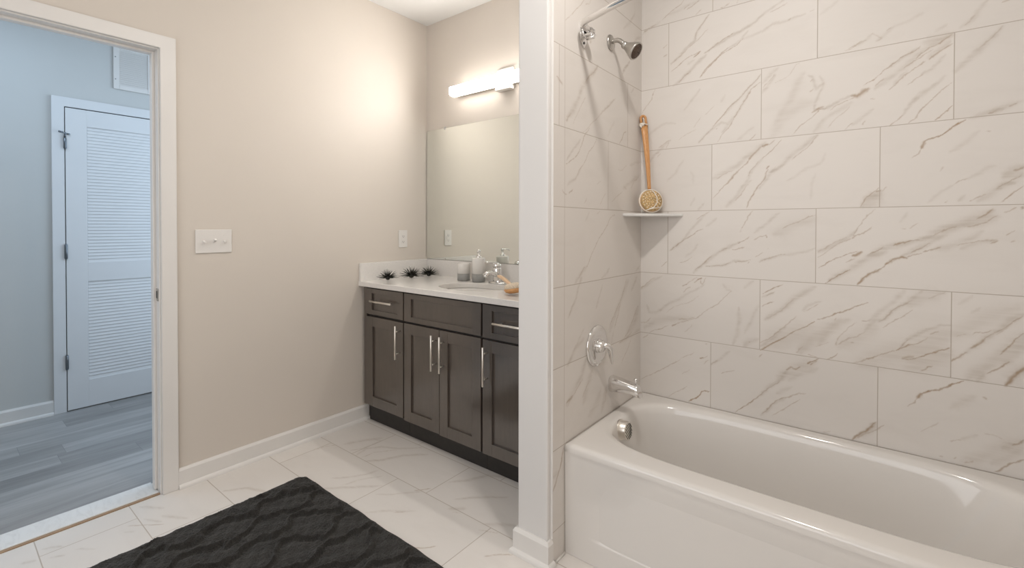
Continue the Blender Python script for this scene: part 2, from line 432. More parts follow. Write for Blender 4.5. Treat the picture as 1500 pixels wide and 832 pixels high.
# traced marble veins (kind, width mm, strength, points in mm on the surface)
VEIN_B = """g 4.2 0.50 2033,2259 1997,2221 1977,2186 1964,2151 1924,2123 1885,2087 1855,2066
b 1.0 0.50 2033,2259 1995,2219 1974,2181 1969,2155
b 1.0 0.40 2029,2194 1993,2166 1964,2143 1896,2096 1855,2060
b 1.0 0.60 1855,2030 1886,2046 1918,2069 1951,2086 1988,2097
b 4.2 0.70 1964,2077 1993,2097
b 1.0 0.60 2014,2084 2049,2104 2089,2126 2133,2143
b 2.1 0.70 2109,2131 2138,2143
g 5.2 0.50 2014,2083 2059,2109 2128,2131 2176,2150 2217,2169 2244,2187 2266,2201 2310,2223 2336,2234
g 4.2 0.40 2133,2143 2166,2147 2203,2163
b 1.0 0.40 2284,2196 2315,2204 2348,2221
b 3.1 0.60 1991,1977 2014,2005 2040,2029 2075,2056 2089,2068 2116,2085
b 1.6 0.70 1994,1980 2030,2012 2075,2056 2119,2074 2152,2089 2178,2111
g 5.2 0.40 2116,2082 2171,2110 2199,2139
g 4.2 0.45 2176,2107 2222,2118 2258,2124 2293,2142 2324,2143 2357,2144 2386,2152 2411,2155
b 1.6 0.40 2349,2140 2364,2149
g 6.3 0.50 1869,1960 1908,1983 1946,2014 1967,2036 2019,2073
b 1.0 0.60 1889,1967 1919,1992 1948,2013
g 2.6 0.30 1935,2049 1967,2064
b 1.0 0.35 2427,2158 2445,2162
b 1.0 0.50 1811,2293 1845,2315 1895,2342 1917,2360
b 1.0 0.50 1931,2310 1960,2323 1986,2337
b 1.0 0.50 1917,2314 1941,2328
b 1.0 0.40 1971,2274 1997,2296
b 2.1 0.50 2083,2271 2091,2274
b 1.0 0.40 2091,2269 2122,2288
b 1.0 0.40 2151,2274 2156,2288
g 7.3 0.30 1845,2309 1923,2326 1986,2334
b 1.6 0.50 1717,2261 1741,2269 1776,2283
b 2.1 0.60 1717,2255 1735,2259
g 6.3 0.30 1710,2248 1752,2272 1799,2288
b 1.0 0.40 1814,2151 1837,2168
b 2.6 0.50 1820,2110 1840,2117
b 1.3 0.50 2263,1879 2284,1905 2303,1931
g 3.8 0.40 2255,1856 2279,1882 2305,1925
g 6.3 0.35 2257,1898 2289,1934 2316,1952
b 1.3 0.30 2305,1889 2352,1909 2382,1950 2392,1954
g 12.7 0.30 2307,1715 2332,1765 2363,1807 2388,1873 2407,1910
g 19.0 0.25 2296,1663 2322,1707 2353,1750 2398,1778 2433,1784
g 5.1 0.45 2427,1897 2442,1886 2447,1856 2452,1838 2466,1847 2475,1856
g 5.1 0.40 2466,1887 2475,1868 2475,1839 2461,1808 2447,1776 2447,1753
b 1.9 0.40 2432,1870 2442,1880
b 1.9 0.40 2435,1827 2444,1839
b 5.1 0.55 2440,1746 2462,1754 2481,1759
b 1.3 0.60 2369,1657 2399,1691 2443,1725 2467,1750 2490,1752
g 5.1 0.50 2481,1751 2509,1761 2541,1780 2572,1794
b 1.9 0.50 2500,1745 2527,1760 2563,1774 2585,1781
b 8.9 0.65 2572,1789 2590,1783 2607,1799 2622,1807
b 1.9 0.70 2607,1821 2628,1833 2641,1838 2670,1867 2690,1881 2723,1905 2754,1919 2773,1935
b 2.5 0.60 2632,1835 2641,1841
g 3.8 0.50 2682,1875 2738,1910 2769,1933
b 1.9 0.40 2641,1811 2662,1829 2676,1837
g 8.9 0.40 2641,1803 2699,1845 2731,1870 2777,1916 2815,1937 2859,1954
b 1.9 0.70 2760,1892 2777,1908 2796,1922 2826,1935 2859,1954
b 1.3 0.50 2723,1861 2746,1879 2777,1893 2808,1914
b 2.5 0.65 2797,1881 2819,1899 2837,1912 2859,1924
g 7.6 0.40 2796,1886 2852,1933
g 15.8 0.35 2788,1944 2815,1947 2857,1952
b 1.3 0.50 2683,1791 2715,1819 2739,1842 2758,1859 2789,1878
g 3.8 0.35 2699,1809 2739,1853
b 1.3 0.50 2737,1801 2763,1817 2784,1828
g 3.2 0.40 2778,1827 2804,1844 2827,1872 2841,1886
b 1.9 0.45 2633,1765 2645,1762
b 1.3 0.50 2688,1655 2708,1676 2724,1690
g 2.5 0.40 2724,1690 2759,1741 2797,1770 2842,1812
b 1.3 0.60 2744,1658 2760,1674 2775,1697 2802,1729 2835,1763 2857,1784
g 6.3 0.25 2740,1723 2778,1763 2824,1790
b 1.9 0.80 2815,1656 2828,1672 2846,1689 2861,1701
g 7.6 0.30 2448,1662 2481,1709 2509,1727 2572,1761
b 1.3 0.30 2491,1673 2528,1713 2563,1746
b 1.3 0.50 2546,1655 2564,1675 2577,1684
b 1.9 0.50 2604,1669 2616,1687
g 6.3 0.30 2573,1674 2608,1701 2638,1724
b 1.3 0.40 2544,1970 2566,1971 2593,1992 2614,1997
g 3.8 0.40 2571,1981 2614,1997 2635,2013
b 1.3 0.35 2644,1987 2661,1993 2648,2005 2631,2014
g 6.3 0.30 2648,1989 2677,2008 2697,2023
b 1.3 0.35 2673,2014 2689,2023
g 10.7 0.40 2057,1496 2103,1520 2157,1548 2196,1581 2234,1609 2271,1636
b 1.1 0.40 2070,1495 2103,1512 2143,1528
b 1.6 0.60 2052,1405 2078,1432 2108,1465 2138,1501 2167,1531 2196,1555 2220,1584
b 4.3 0.50 2108,1463 2143,1506 2167,1528
b 4.3 0.50 2206,1570 2224,1594 2252,1620
b 4.3 0.90 2257,1620 2282,1630
b 1.1 0.50 2280,1627 2307,1645
b 1.6 0.70 2262,1571 2289,1598 2316,1624 2333,1642
b 1.1 0.50 2204,1499 2211,1520 2229,1539 2243,1556
g 5.4 0.35 2178,1451 2197,1482 2225,1532 2262,1570
g 7.5 0.40 2111,1363 2148,1399 2182,1451 2211,1475
b 1.1 0.40 2149,1388 2178,1425 2202,1460
b 3.2 0.70 2195,1355 2211,1392 2230,1427 2244,1453 2267,1487 2278,1517
b 4.3 0.60 2274,1523 2283,1535
g 7.5 0.45 2249,1442 2290,1506 2325,1529 2360,1566 2402,1602 2444,1636 2460,1649
b 1.6 0.50 2369,1556 2398,1580 2428,1604 2460,1647
g 4.3 0.50 2290,1506 2338,1538
g 2.1 0.25 2352,1467 2386,1487 2428,1516 2469,1530 2489,1569
g 2.1 0.20 2437,1389 2441,1457 2453,1490
g 10.7 0.50 2605,1350 2627,1382 2659,1403
g 21.5 0.40 2631,1359 2652,1385 2659,1394
b 1.6 0.70 2598,1348 2616,1377 2638,1399 2659,1423
b 4.3 0.70 2649,1406 2660,1412
b 2.8 0.90 2896,1648 2878,1640 2856,1624 2840,1608 2823,1599 2804,1592 2790,1583 2784,1572
b 5.0 0.80 2789,1581 2779,1561
b 1.7 0.60 2779,1561 2770,1542 2750,1526
g 7.8 0.30 2859,1542 2881,1557 2906,1576 2927,1604
b 1.7 0.50 2944,1601 2957,1598
b 1.1 0.45 2868,1423 2882,1436 2904,1443
g 4.5 0.30 2904,1443 2935,1458 2953,1478 2970,1483
g 4.5 0.30 2799,1360 2835,1399 2864,1419
b 1.1 0.30 2831,1474 2836,1489
b 1.7 0.50 2842,1359 2851,1367
g 2.2 0.40 2880,1366 2895,1383
b 1.1 0.50 2908,1365 2929,1377 2944,1385
g 11.2 0.40 2929,1365 2962,1389 2991,1417 3017,1436 3036,1451
g 6.7 0.45 2974,1401 2997,1416 3014,1419
b 3.4 0.55 3014,1461 3025,1466 3036,1473
g 11.2 0.45 2988,1438 3011,1461 3036,1477
b 1.7 0.70 2980,1352 2992,1367 3009,1387 3026,1400 3037,1408
b 1.1 0.50 2974,1405 3005,1428 3031,1447
b 1.7 0.40 2665,1407 2681,1425
g 7.8 0.45 2906,1651 2930,1658 2957,1665 2983,1671
b 2.2 0.50 2951,1660 2963,1665
b 0.9 0.50 1775,1954 1757,1913 1736,1886 1706,1847
g 3.7 0.35 1920,1832 1958,1875 1977,1900 1991,1922
g 2.8 0.30 2087,1844 2104,1873
b 1.4 0.60 2248,1935 2222,1907 2194,1876 2160,1845 2113,1802 2083,1769 2052,1736
g 3.7 0.40 2248,1935 2198,1880 2156,1841 2092,1777
b 1.4 0.60 2247,1904 2214,1881 2198,1857 2186,1832 2161,1795 2140,1756
g 5.6 0.40 2202,1870 2181,1823 2148,1774 2114,1732 2092,1702
b 0.9 0.50 2140,1756 2114,1718 2092,1693 2070,1658
g 4.7 0.40 1988,1672 2020,1702 2052,1731 2087,1750 2114,1739
b 0.9 0.50 1988,1672 2015,1697 2052,1733
b 1.9 0.50 2065,1724 2070,1729
b 0.9 0.30 2019,1797 2056,1827
b 0.9 0.35 1968,1742 1996,1786
b 0.9 0.30 1896,1692 1935,1717 1973,1732
g 2.8 0.30 1742,1730 1784,1761 1831,1785 1881,1773
b 0.9 0.40 1795,1663 1826,1682 1856,1696
b 0.9 0.30 1831,1659 1846,1683
b 0.9 0.60 2207,1654 2224,1672 2232,1680
g 4.7 0.30 2157,1662 2199,1694 2223,1708
b 1.3 0.35 2548,1970 2579,1985 2605,2001
g 7.7 0.35 2883,1976 2911,1998 2945,2051
b 1.3 0.30 2890,1979 2914,2007
b 2.6 0.40 2979,2034 2999,2035
g 3.8 0.25 2813,1974 2843,1997
g 5.1 0.25 2686,2023 2747,2038 2778,2055
g 6.4 0.25 2467,2138 2500,2157 2523,2178
g 8.3 0.40 2867,1823 2900,1858 2932,1891 2964,1928 2985,1951
b 1.8 0.40 2932,1893 2964,1928 2985,1951
g 7.2 0.40 2921,1657 2966,1669 3003,1685 3027,1694
b 1.8 0.50 2952,1662 2966,1667
b 1.8 0.50 3000,1681 3018,1689
g 2.5 0.40 1748,1600 1772,1625 1795,1646 1822,1674 1857,1692
b 1.6 0.40 1781,1636 1797,1641
b 0.8 0.40 1790,1619 1806,1636
g 1.6 0.25 1841,1499 1880,1532 1919,1594
g 5.7 0.20 1962,1483 1966,1513 1953,1535
g 4.1 0.30 1954,1372 1971,1410
g 3.3 0.40 1987,1354 2012,1379
b 1.2 0.40 2052,1407 2070,1423
b 1.0 0.50 1982,1309 2015,1328 2038,1343
b 1.4 0.60 1853,1151 1883,1177 1919,1204 1958,1232 1987,1252 2018,1262
g 5.7 0.40 1853,1153 1919,1206 1977,1287 2024,1331
g 3.8 0.30 2025,1277 2071,1311
b 1.4 0.60 1811,1074 1838,1101
b 1.0 0.40 1899,1099 1924,1103 1963,1125
g 2.4 0.30 1929,1126 1968,1162 1987,1188
b 1.0 0.50 2173,1253 2190,1291 2211,1328 2223,1344
b 1.9 0.30 2169,1246 2177,1251
b 1.4 0.70 2160,1194 2186,1209 2203,1226
b 1.9 0.60 2201,1219 2207,1230
g 5.7 0.50 1969,1053 1992,1079 2035,1115 2081,1156 2125,1182 2169,1202
b 1.0 0.50 1978,1068 2016,1102 2053,1136
b 1.0 0.40 2081,1156 2117,1177
b 1.4 0.60 2137,1170 2152,1168 2186,1181
b 1.4 0.50 2228,1214 2249,1231 2271,1236
b 2.4 0.80 2271,1236 2276,1224
g 6.7 0.40 2228,1244 2261,1272 2297,1308 2325,1330
b 1.4 0.50 2337,1263 2364,1279 2394,1296 2424,1311 2456,1320
g 19.0 0.30 2309,1241 2375,1277 2449,1307
b 1.4 0.50 2016,1085 2054,1090 2090,1094 2130,1113
g 4.8 0.40 2026,1086 2090,1094 2143,1116 2195,1118
b 1.4 0.50 2148,1111 2187,1118 2216,1126
b 1.4 0.50 2202,1111 2208,1116
b 1.0 0.50 2233,1141 2262,1160
b 1.4 0.40 2282,1177 2286,1178
b 1.9 0.50 2250,1118 2282,1134 2310,1146 2338,1156
g 4.8 0.40 2250,1121 2318,1146 2376,1158 2425,1172 2454,1182
b 1.4 0.40 2338,1152 2349,1154
b 1.9 0.50 2647,1338 2615,1305 2602,1281 2587,1253 2580,1236
g 7.7 0.50 2589,1256 2562,1230 2516,1198 2464,1171
b 1.3 0.50 2464,1145 2502,1181 2540,1208 2580,1228
b 3.8 0.50 2578,1227 2589,1239
b 1.3 0.50 2585,1236 2616,1250 2641,1272
b 1.3 0.35 2464,1171 2502,1198 2558,1233
b 1.9 0.80 2465,1106 2493,1126 2526,1145 2558,1163 2594,1176
b 5.8 0.90 2579,1157 2592,1163 2605,1176
b 1.3 0.50 2556,1129 2590,1148
b 1.9 0.70 2625,1166 2651,1177 2676,1197
b 3.2 0.80 2705,1201 2725,1212 2753,1220
b 1.9 0.50 2753,1220 2781,1226
g 9.0 0.50 2629,1163 2672,1192 2713,1203 2777,1223 2808,1237
g 14.1 0.55 2789,1229 2823,1250 2852,1265 2878,1278 2903,1292 2938,1307 2965,1328
b 1.9 0.50 2815,1242 2852,1263 2874,1275
b 3.2 0.60 2924,1302 2945,1314 2967,1333
b 1.9 0.50 2898,1273 2917,1275 2945,1285 2975,1311
g 12.8 0.40 2896,1280 2938,1287 2975,1309
b 2.6 0.80 2491,1044 2513,1062 2540,1081 2572,1102
g 10.3 0.50 2503,1055 2563,1099 2599,1129 2629,1152 2680,1181
b 5.1 0.80 2593,1045 2617,1072 2638,1092 2664,1110
b 5.1 0.85 2681,1127 2701,1144 2726,1159 2740,1154
b 1.9 0.60 2664,1110 2697,1142 2730,1162
b 1.9 0.60 2738,1157 2762,1171 2785,1179
g 7.7 0.45 2730,1164 2761,1186 2793,1205 2830,1234 2849,1250
b 1.9 0.50 2750,1176 2781,1195 2804,1213
b 2.6 0.60 2785,1184 2812,1188 2834,1197
g 9.0 0.40 2812,1188 2849,1199 2879,1213 2911,1233 2938,1258
b 1.3 0.50 2879,1208 2904,1216 2925,1219 2949,1224 2976,1229
b 3.2 0.55 2961,1216 2976,1225
g 6.4 0.40 2886,1193 2921,1214 2973,1225
b 1.9 0.60 2996,1246 3015,1259
b 1.3 0.50 2994,1323 3021,1337
b 1.9 0.50 3009,1220 3019,1225
b 5.1 0.60 3031,1336 3037,1334
b 1.3 0.40 2727,1267 2741,1266
b 1.3 0.35 2749,1267 2772,1286
g 3.8 0.25 2721,1288 2744,1325
b 0.9 0.50 1707,958 1740,987 1777,1015
g 4.7 0.40 1707,955 1761,994 1814,1028
b 2.8 0.80 1915,986 1939,997
b 0.9 0.40 1939,997 1982,1032
b 1.4 0.60 1972,1004 1991,1023
b 3.7 0.80 1986,1020 2005,1029
b 0.9 0.50 2000,1026 2001,1007 2010,998 2024,1035
b 0.9 0.50 1920,953 1934,972 1958,986
g 2.8 0.35 1804,853 1850,894 1895,919 1953,959 2019,998
b 0.9 0.30 1835,847 1885,885 1934,903 1992,943
g 3.7 0.40 1740,872 1751,842 1783,841 1814,860
b 0.9 0.35 1703,781 1735,788 1762,815
g 14.0 0.35 1730,761 1783,800 1861,819 1959,837
b 1.4 0.50 1752,738 1784,756 1815,765 1851,788
b 2.8 0.90 1866,787 1886,799
b 1.9 0.70 1794,757 1820,767
b 1.4 0.50 1886,799 1935,819 1983,837 2011,865 2047,891 2074,913 2101,939 2135,980
b 0.9 0.50 1896,819 1945,830 1973,841
b 0.9 0.30 1925,763 1964,803
g 3.7 0.30 2100,1009 2114,987 2135,982
g 4.7 0.30 2191,998 2224,1033
g 7.4 0.35 2145,738 2162,792 2170,858 2166,904
b 1.4 0.35 2166,913 2170,895
g 6.5 0.30 2188,796 2212,836 2245,926
b 1.9 0.60 2211,759 2215,762
g 9.3 0.40 2188,736 2209,762 2245,777
b 2.4 0.70 2262,984 2293,999 2318,1013 2341,1026
g 4.9 0.40 2262,967 2303,985
b 1.2 0.50 2277,974 2308,989
b 1.8 0.70 2257,925 2283,940 2309,948
g 9.8 0.50 2273,868 2314,902 2354,935 2383,973 2417,998 2454,1024
b 1.2 0.35 2294,882 2339,919 2383,973
b 1.8 0.50 2255,760 2289,788 2335,830 2364,868 2391,894
g 4.9 0.40 2258,748 2309,797 2354,850
b 3.7 0.80 2255,733 2289,759 2320,781 2350,806
b 2.4 0.80 2350,806 2384,831 2418,855 2455,880
b 2.4 0.70 2464,889 2501,907 2532,927 2566,945 2596,961 2628,980
g 36.6 0.30 2284,764 2360,810 2432,854
g 4.9 0.35 2412,925 2431,946 2459,961 2477,968
b 1.2 0.35 2417,920 2468,953
g 18.3 0.40 2404,749 2432,788 2460,825 2496,858 2532,890
b 1.2 0.40 2389,741 2413,771
b 1.2 0.35 2456,780 2506,805
g 12.2 0.40 2469,793 2505,854 2541,891 2567,900
b 1.2 0.40 2523,894 2527,905
b 1.2 0.40 2524,797 2541,837 2567,873 2593,895
b 1.2 0.50 2609,905 2634,905
b 1.8 0.50 2528,800 2563,824 2593,842 2618,867
g 6.1 0.40 2618,869 2651,910 2675,923
g 24.4 0.30 2541,794 2593,834 2651,884
b 1.8 0.50 2576,816 2585,817
g 8.5 0.40 2634,908 2667,948 2706,993 2737,1032
g 6.1 0.50 2667,912 2698,949 2729,978 2760,1006 2786,1033
b 1.2 0.50 2663,909 2710,961 2756,1001
g 18.3 0.40 2752,983 2786,1016 2840,1031
b 1.2 0.35 2804,1013 2847,1034
b 1.8 0.50 2675,885 2710,920 2734,938 2760,964
b 2.4 0.80 2497,734 2515,744 2533,760
b 1.2 0.50 2433,743 2465,737
b 1.2 0.50 2581,733 2611,747 2631,761
b 3.0 0.70 2627,760 2648,769
b 1.8 0.60 2644,769 2676,787 2711,809
b 3.0 0.80 2713,809 2734,820 2753,831 2765,834
b 1.8 0.60 2765,834 2787,851 2802,868
g 4.9 0.50 2725,818 2742,849 2764,870 2790,891 2819,905 2837,919 2862,922
b 1.8 0.50 2729,824 2746,852
b 1.2 0.50 2809,881 2836,892
g 36.6 0.35 2611,737 2692,782 2769,821 2823,864 2859,893
b 2.4 0.75 2739,774 2769,786 2798,803 2827,820 2861,838
b 5.5 0.50 2731,776 2750,790 2763,794
b 2.4 0.60 2782,742 2795,748 2806,762 2819,765
g 30.5 0.35 2750,747 2806,782 2859,821
g 4.6 0.35 2883,999 2905,1014 2918,1029
g 4.6 0.35 2918,971 2934,991
g 23.1 0.30 2880,885 2922,936 2968,968 3028,1001
b 1.7 0.60 2919,896 2932,904 2947,905 2963,917
b 1.2 0.30 2880,883 2906,896
b 3.5 0.60 2865,792 2884,811 2904,830
b 4.6 0.60 2915,846 2938,867 2950,885
g 9.2 0.50 2904,830 2947,882 2978,917 3010,956 3041,985
b 1.7 0.60 2950,887 2975,912 2999,933 3022,958 3039,977
b 2.3 0.40 2978,904 3005,934
g 17.3 0.45 2908,741 2945,780 2985,831 3017,875 3041,913
b 2.9 0.70 2956,762 2967,775 2982,783 2991,798 3006,818
b 2.3 0.60 2988,834 3011,874 3023,898 3040,919
g 8.1 0.50 2933,736 2945,758
g 11.6 0.40 2994,807 3017,837 3040,879
b 8.1 0.70 3000,734 3015,763 3030,783 3042,803
g 17.3 0.30 3006,749 3041,807
b 1.3 0.40 1718,706 1744,728
b 0.9 0.45 1708,487 1755,522 1810,555 1855,591 1907,627
b 0.9 0.35 1912,635 1972,674
b 3.6 0.90 2000,649 2013,657
b 1.3 0.50 2013,657 2033,668
b 1.3 0.50 2018,626 2031,642 2042,648
b 1.3 0.50 2024,724 2028,727
b 0.9 0.35 1917,559 1954,588
b 0.9 0.40 1855,437 1880,460 1941,502
b 2.7 0.90 1950,432 1973,450 1991,466 2009,491 2023,499 2043,502
g 3.7 0.40 2051,628 2081,658 2133,705
b 1.2 0.40 2051,628 2075,654
b 1.8 0.50 2093,598 2122,613 2150,621
b 1.8 0.50 2252,698 2265,715
b 2.5 0.75 2154,431 2179,453 2207,481 2239,513 2266,546
g 7.4 0.50 2245,520 2297,585 2338,623 2358,662
b 1.2 0.50 2260,541 2297,579 2328,609
b 3.1 0.75 2353,659 2372,679 2387,673 2404,688
b 3.1 0.80 2431,704 2449,719 2468,733
b 1.8 0.60 2440,700 2463,724
g 18.4 0.35 2328,627 2387,673 2454,714
g 8.6 0.30 2368,623 2416,662 2464,688
b 2.5 0.50 2266,453 2292,490 2323,526 2348,544 2373,555 2398,569 2424,577
g 3.7 0.40 2261,446 2308,505 2353,542
b 1.8 0.50 2303,451 2329,481 2359,506 2388,533 2405,551
g 6.1 0.30 2318,554 2373,595
b 1.2 0.40 2489,434 2511,444
b 5.5 0.70 2582,431 2604,453 2625,475 2641,500 2655,520
g 9.8 0.50 2604,448 2637,483 2656,515
b 1.2 0.50 2595,434 2629,468 2656,489 2680,511
b 3.1 0.90 2898,728 2881,719 2864,708 2849,695 2832,684 2813,677 2795,666 2786,656
b 5.5 0.80 2788,659 2777,641
b 1.8 0.50 2777,639 2765,621 2746,604
b 1.8 0.40 2660,492 2684,514
g 12.3 0.30 2868,628 2895,650 2922,680
b 3.1 0.50 2946,683 2956,676
b 1.2 0.30 2785,516 2807,539 2833,566
b 1.2 0.40 2865,505 2893,519
g 2.5 0.30 2893,519 2934,545
b 1.8 0.30 2950,559 2976,559 2999,549
b 1.8 0.50 2837,442 2848,446
b 1.8 0.50 2876,447 2883,453
g 18.4 0.30 2897,434 2938,466 2970,499 3009,529 3044,558
b 1.2 0.40 2904,441 2924,454
b 3.7 0.55 3018,537 3031,547 3044,562
g 8.6 0.50 2996,521 3021,540
b 3.1 0.60 2976,433 2994,451 3012,471 3045,497
g 12.3 0.35 2971,457 3003,486 3045,531"""
VEIN_F = """b 1.9 0.50 -798,2066 -773,2088 -734,2122 -689,2164 -652,2201
b 1.9 0.40 -642,2190 -613,2199 -598,2221
b 1.9 0.50 -862,1835 -842,1827 -822,1815
g 3.7 0.40 -858,1834 -818,1814
b 1.2 0.25 -203,2272 -149,2336 -163,2365
g 6.2 0.30 -280,2208 -203,2267 -149,2325
b 5.0 0.30 -607,2041 -597,2051
g 6.2 0.35 -162,2185 -78,2235
g 3.7 0.40 -291,1994 -253,2037 -214,2069
g 10.6 0.50 -792,1686 -746,1730 -702,1783 -669,1841 -623,1887 -538,1959
b 2.3 0.40 -646,1870 -538,1959
b 1.5 0.40 -792,1683 -756,1717
b 1.5 0.35 -740,1681 -691,1746 -646,1807
g 3.8 0.40 -289,2003 -211,2071
b 1.5 0.35 -668,1654 -598,1700 -524,1749 -362,1863
g 4.5 0.35 -498,1772 -376,1853
b 2.3 0.60 -324,1660 -294,1687 -271,1717 -248,1727
g 4.5 0.25 -444,1677 -375,1752
g 4.5 0.40 -194,1926 -161,1954
g 3.6 0.45 -787,1531 -771,1552 -729,1584 -686,1625
b 1.8 0.60 -791,1511 -767,1527 -729,1548 -694,1575 -668,1614 -641,1655 -603,1688
b 1.8 0.50 -724,1456 -694,1499 -658,1527 -621,1575 -574,1618 -545,1646
g 6.0 0.35 -787,1434 -720,1465 -676,1510
b 2.4 0.50 -819,1415 -807,1403 -787,1395
b 3.0 0.50 -770,1401 -745,1420
b 1.2 0.30 -648,1371 -630,1390
b 1.2 0.35 -512,1372 -461,1418
b 1.2 0.40 -400,1384 -338,1415 -291,1438
b 1.8 0.35 -339,1535 -291,1540 -243,1566
g 8.4 0.35 -279,1455 -204,1487 -98,1528
b 1.8 0.40 -266,1461 -242,1452
b 1.8 0.40 -191,1460 -152,1501 -98,1522
g 6.0 0.30 -205,1573 -71,1604
b 1.2 0.30 -543,1456 -503,1469
b 1.7 0.60 -396,1321 -422,1308 -438,1279 -479,1251 -519,1223 -548,1196 -576,1165 -603,1131 -626,1107
g 8.1 0.40 -626,1107 -666,1086 -709,1059 -725,1043
b 1.7 0.40 -640,1111 -700,1058
b 2.3 0.40 -401,1320 -363,1325
g 2.3 0.35 -683,1044 -666,1064
g 4.6 0.40 -498,1045 -447,1065 -421,1082
g 4.6 0.40 -133,1046 -81,1074
g 4.6 0.25 -641,1296 -605,1332
b 1.7 0.30 -539,1327 -510,1337
g 5.5 0.40 -776,914 -747,945 -718,976 -698,1026 -667,1080
b 1.4 0.35 -766,922 -718,987
g 4.1 0.35 -546,922 -512,973 -488,1015
g 4.1 0.25 -727,773 -687,817 -645,851
b 2.1 0.50 -425,808 -387,854 -322,910 -267,969 -239,1016
b 2.1 0.50 -374,799 -335,852 -301,919
g 13.8 0.35 -413,800 -322,904 -224,1008
g 9.7 0.40 -179,960 -118,1018
g 20.7 0.40 -236,744 -147,792 -101,861
b 2.1 0.50 -265,737 -207,770 -101,874
b 2.1 0.50 -320,724 -250,732 -177,752
g 8.3 0.40 -306,727 -162,737 -84,749
b 2.1 0.50 -292,627 -235,670 -184,716
g 5.5 0.35 -784,726 -746,757 -717,792
g 4.1 0.30 -399,740 -374,793
b 6.4 0.50 -786,582 -753,590 -741,598
b 2.4 0.40 -786,559 -730,601 -659,642
g 12.8 0.40 -786,576 -741,604 -671,657 -635,716
g 16.0 0.35 -652,542 -622,601 -584,654
b 2.4 0.40 -659,568 -609,623
g 12.8 0.35 -488,460 -461,524 -447,554
b 2.4 0.40 -460,491 -446,534
g 16.0 0.25 -608,473 -530,512 -503,556
g 8.0 0.30 -776,730 -708,786 -648,811
b 4.3 0.60 -883,269 -856,311 -834,344 -805,413
g 8.5 0.40 -883,329 -845,337"""
VEIN_G = """g 6.3 0.40 317,-847 348,-793 354,-668 287,-674
b 2.5 0.40 148,-981 156,-917 195,-856
g 12.6 0.40 219,-822 273,-717 323,-646
g 7.5 0.45 391,-858 365,-780 414,-712 519,-658 604,-576
g 10.0 0.50 487,-863 543,-805 598,-694 689,-608
b 2.5 0.40 436,-876 438,-780 511,-679
g 6.3 0.40 500,-1071 560,-1013 604,-943 619,-884
g 5.0 0.35 600,-1069 628,-981 681,-905
g 5.0 0.40 794,-1019 857,-969 902,-914 953,-863
b 3.8 0.50 918,-881 963,-824
g 7.5 0.40 550,-1151 608,-1095 702,-1009 754,-958
g 6.3 0.35 879,-1130 947,-1058 1006,-1020 1041,-984
b 2.5 0.35 972,-1056 1013,-1015
b 3.8 0.50 1195,-1161 1257,-1126 1286,-1082
b 3.8 0.50 1477,-1012 1507,-969 1557,-936
g 10.0 0.40 993,-725 1055,-654 1100,-561 1231,-491
g 7.5 0.45 1119,-811 1192,-733 1297,-650
g 10.0 0.40 1151,-879 1205,-836
b 2.5 0.30 1184,-888 1216,-872
g 10.0 0.40 1344,-863 1411,-817 1466,-782
b 2.5 0.40 1350,-906 1428,-875
g 7.7 0.50 199,-1453 260,-1373 376,-1328
g 7.7 0.40 200,-1697 304,-1640
b 3.8 0.40 158,-1819 272,-1716
g 7.7 0.40 40,-1742 136,-1680
g 3.3 0.40 83,-2059 99,-2033 125,-2008
g 4.1 0.40 174,-2049 200,-2011
g 3.3 0.35 209,-1831 236,-1804
g 4.1 0.35 191,-1974 245,-1931
g 4.1 0.40 167,-1754 247,-1717
g 6.6 0.40 130,-2118 154,-2090"""

# ------------------------------------------------------------------ structure: walls, floors, ceiling
def wbox(*boxes):
    mb = MB()
    for b_ in boxes: mb.box(*b_)
    return mb
DY0, DY1, DZ = -1.653, -2.515, 2.101          # doorway: strike side, hinge side, head
struct('wall_left', wbox((-0.115, 0, DY0+0.02, 0.0, 0, HC), (-0.115, 0, DY1-0.02, DY0+0.02, DZ+0.02, HC), (-0.115, 0, YR, DY1-0.02, 0, HC)), M['wall'])
struct('wall_back', wbox((-0.115, 3.36, 0.0, 0.12, 0, HC)), M['wall'])
struct('wall_right', wbox((XE, 3.36, YR, 0.0, 0, HC)), M['wall'])
wr = wbox((-0.115, 0.55, YR-0.12, YR, 0, HC), (2.85, 3.36, YR-0.12, YR, 0, HC), (0.55, 2.85, YR-0.12, YR, 0, 0.55), (0.55, 2.85, YR-0.12, YR, 2.45, HC))
struct('wall_rear', wr, M['wall'])
struct('wall_hall_far', wbox((XH-0.12, XH, -4.3, 0.12, 0, HC)), M['hallwall'])
struct('wall_hall_end', wbox((XH, -0.115, 0.0, 0.12, 0, HC), (XH, -0.115, -4.3, -4.18, 0, HC)), M['hallwall'])
struct('wall_hall_side', wbox((-0.121, -0.1155, DY0+0.02, 0.0, 0, HC), (-0.121, -0.1155, DY1-0.02, DY0+0.02, DZ+0.02, HC), (-0.121, -0.1155, -4.18, DY1-0.02, 0, HC)), M['hallwall'])
struct('ceiling', wbox((XH-0.12, 3.36, -4.3, 0.12, HC, HC+0.1)), M['ceil'])
struct('floor_hall', wbox((XH-0.12, -0.155, -4.3, 0.0, -0.08, 0.0)), M['planks'])
# partition between vanity and tub, painted drywall with rounded corner
pm = MB()
pm.box(XP, XF-0.009, YP, -0.0005, 0, HC, 0.006, 2)
struct('wall_partition', pm, M['partition'])

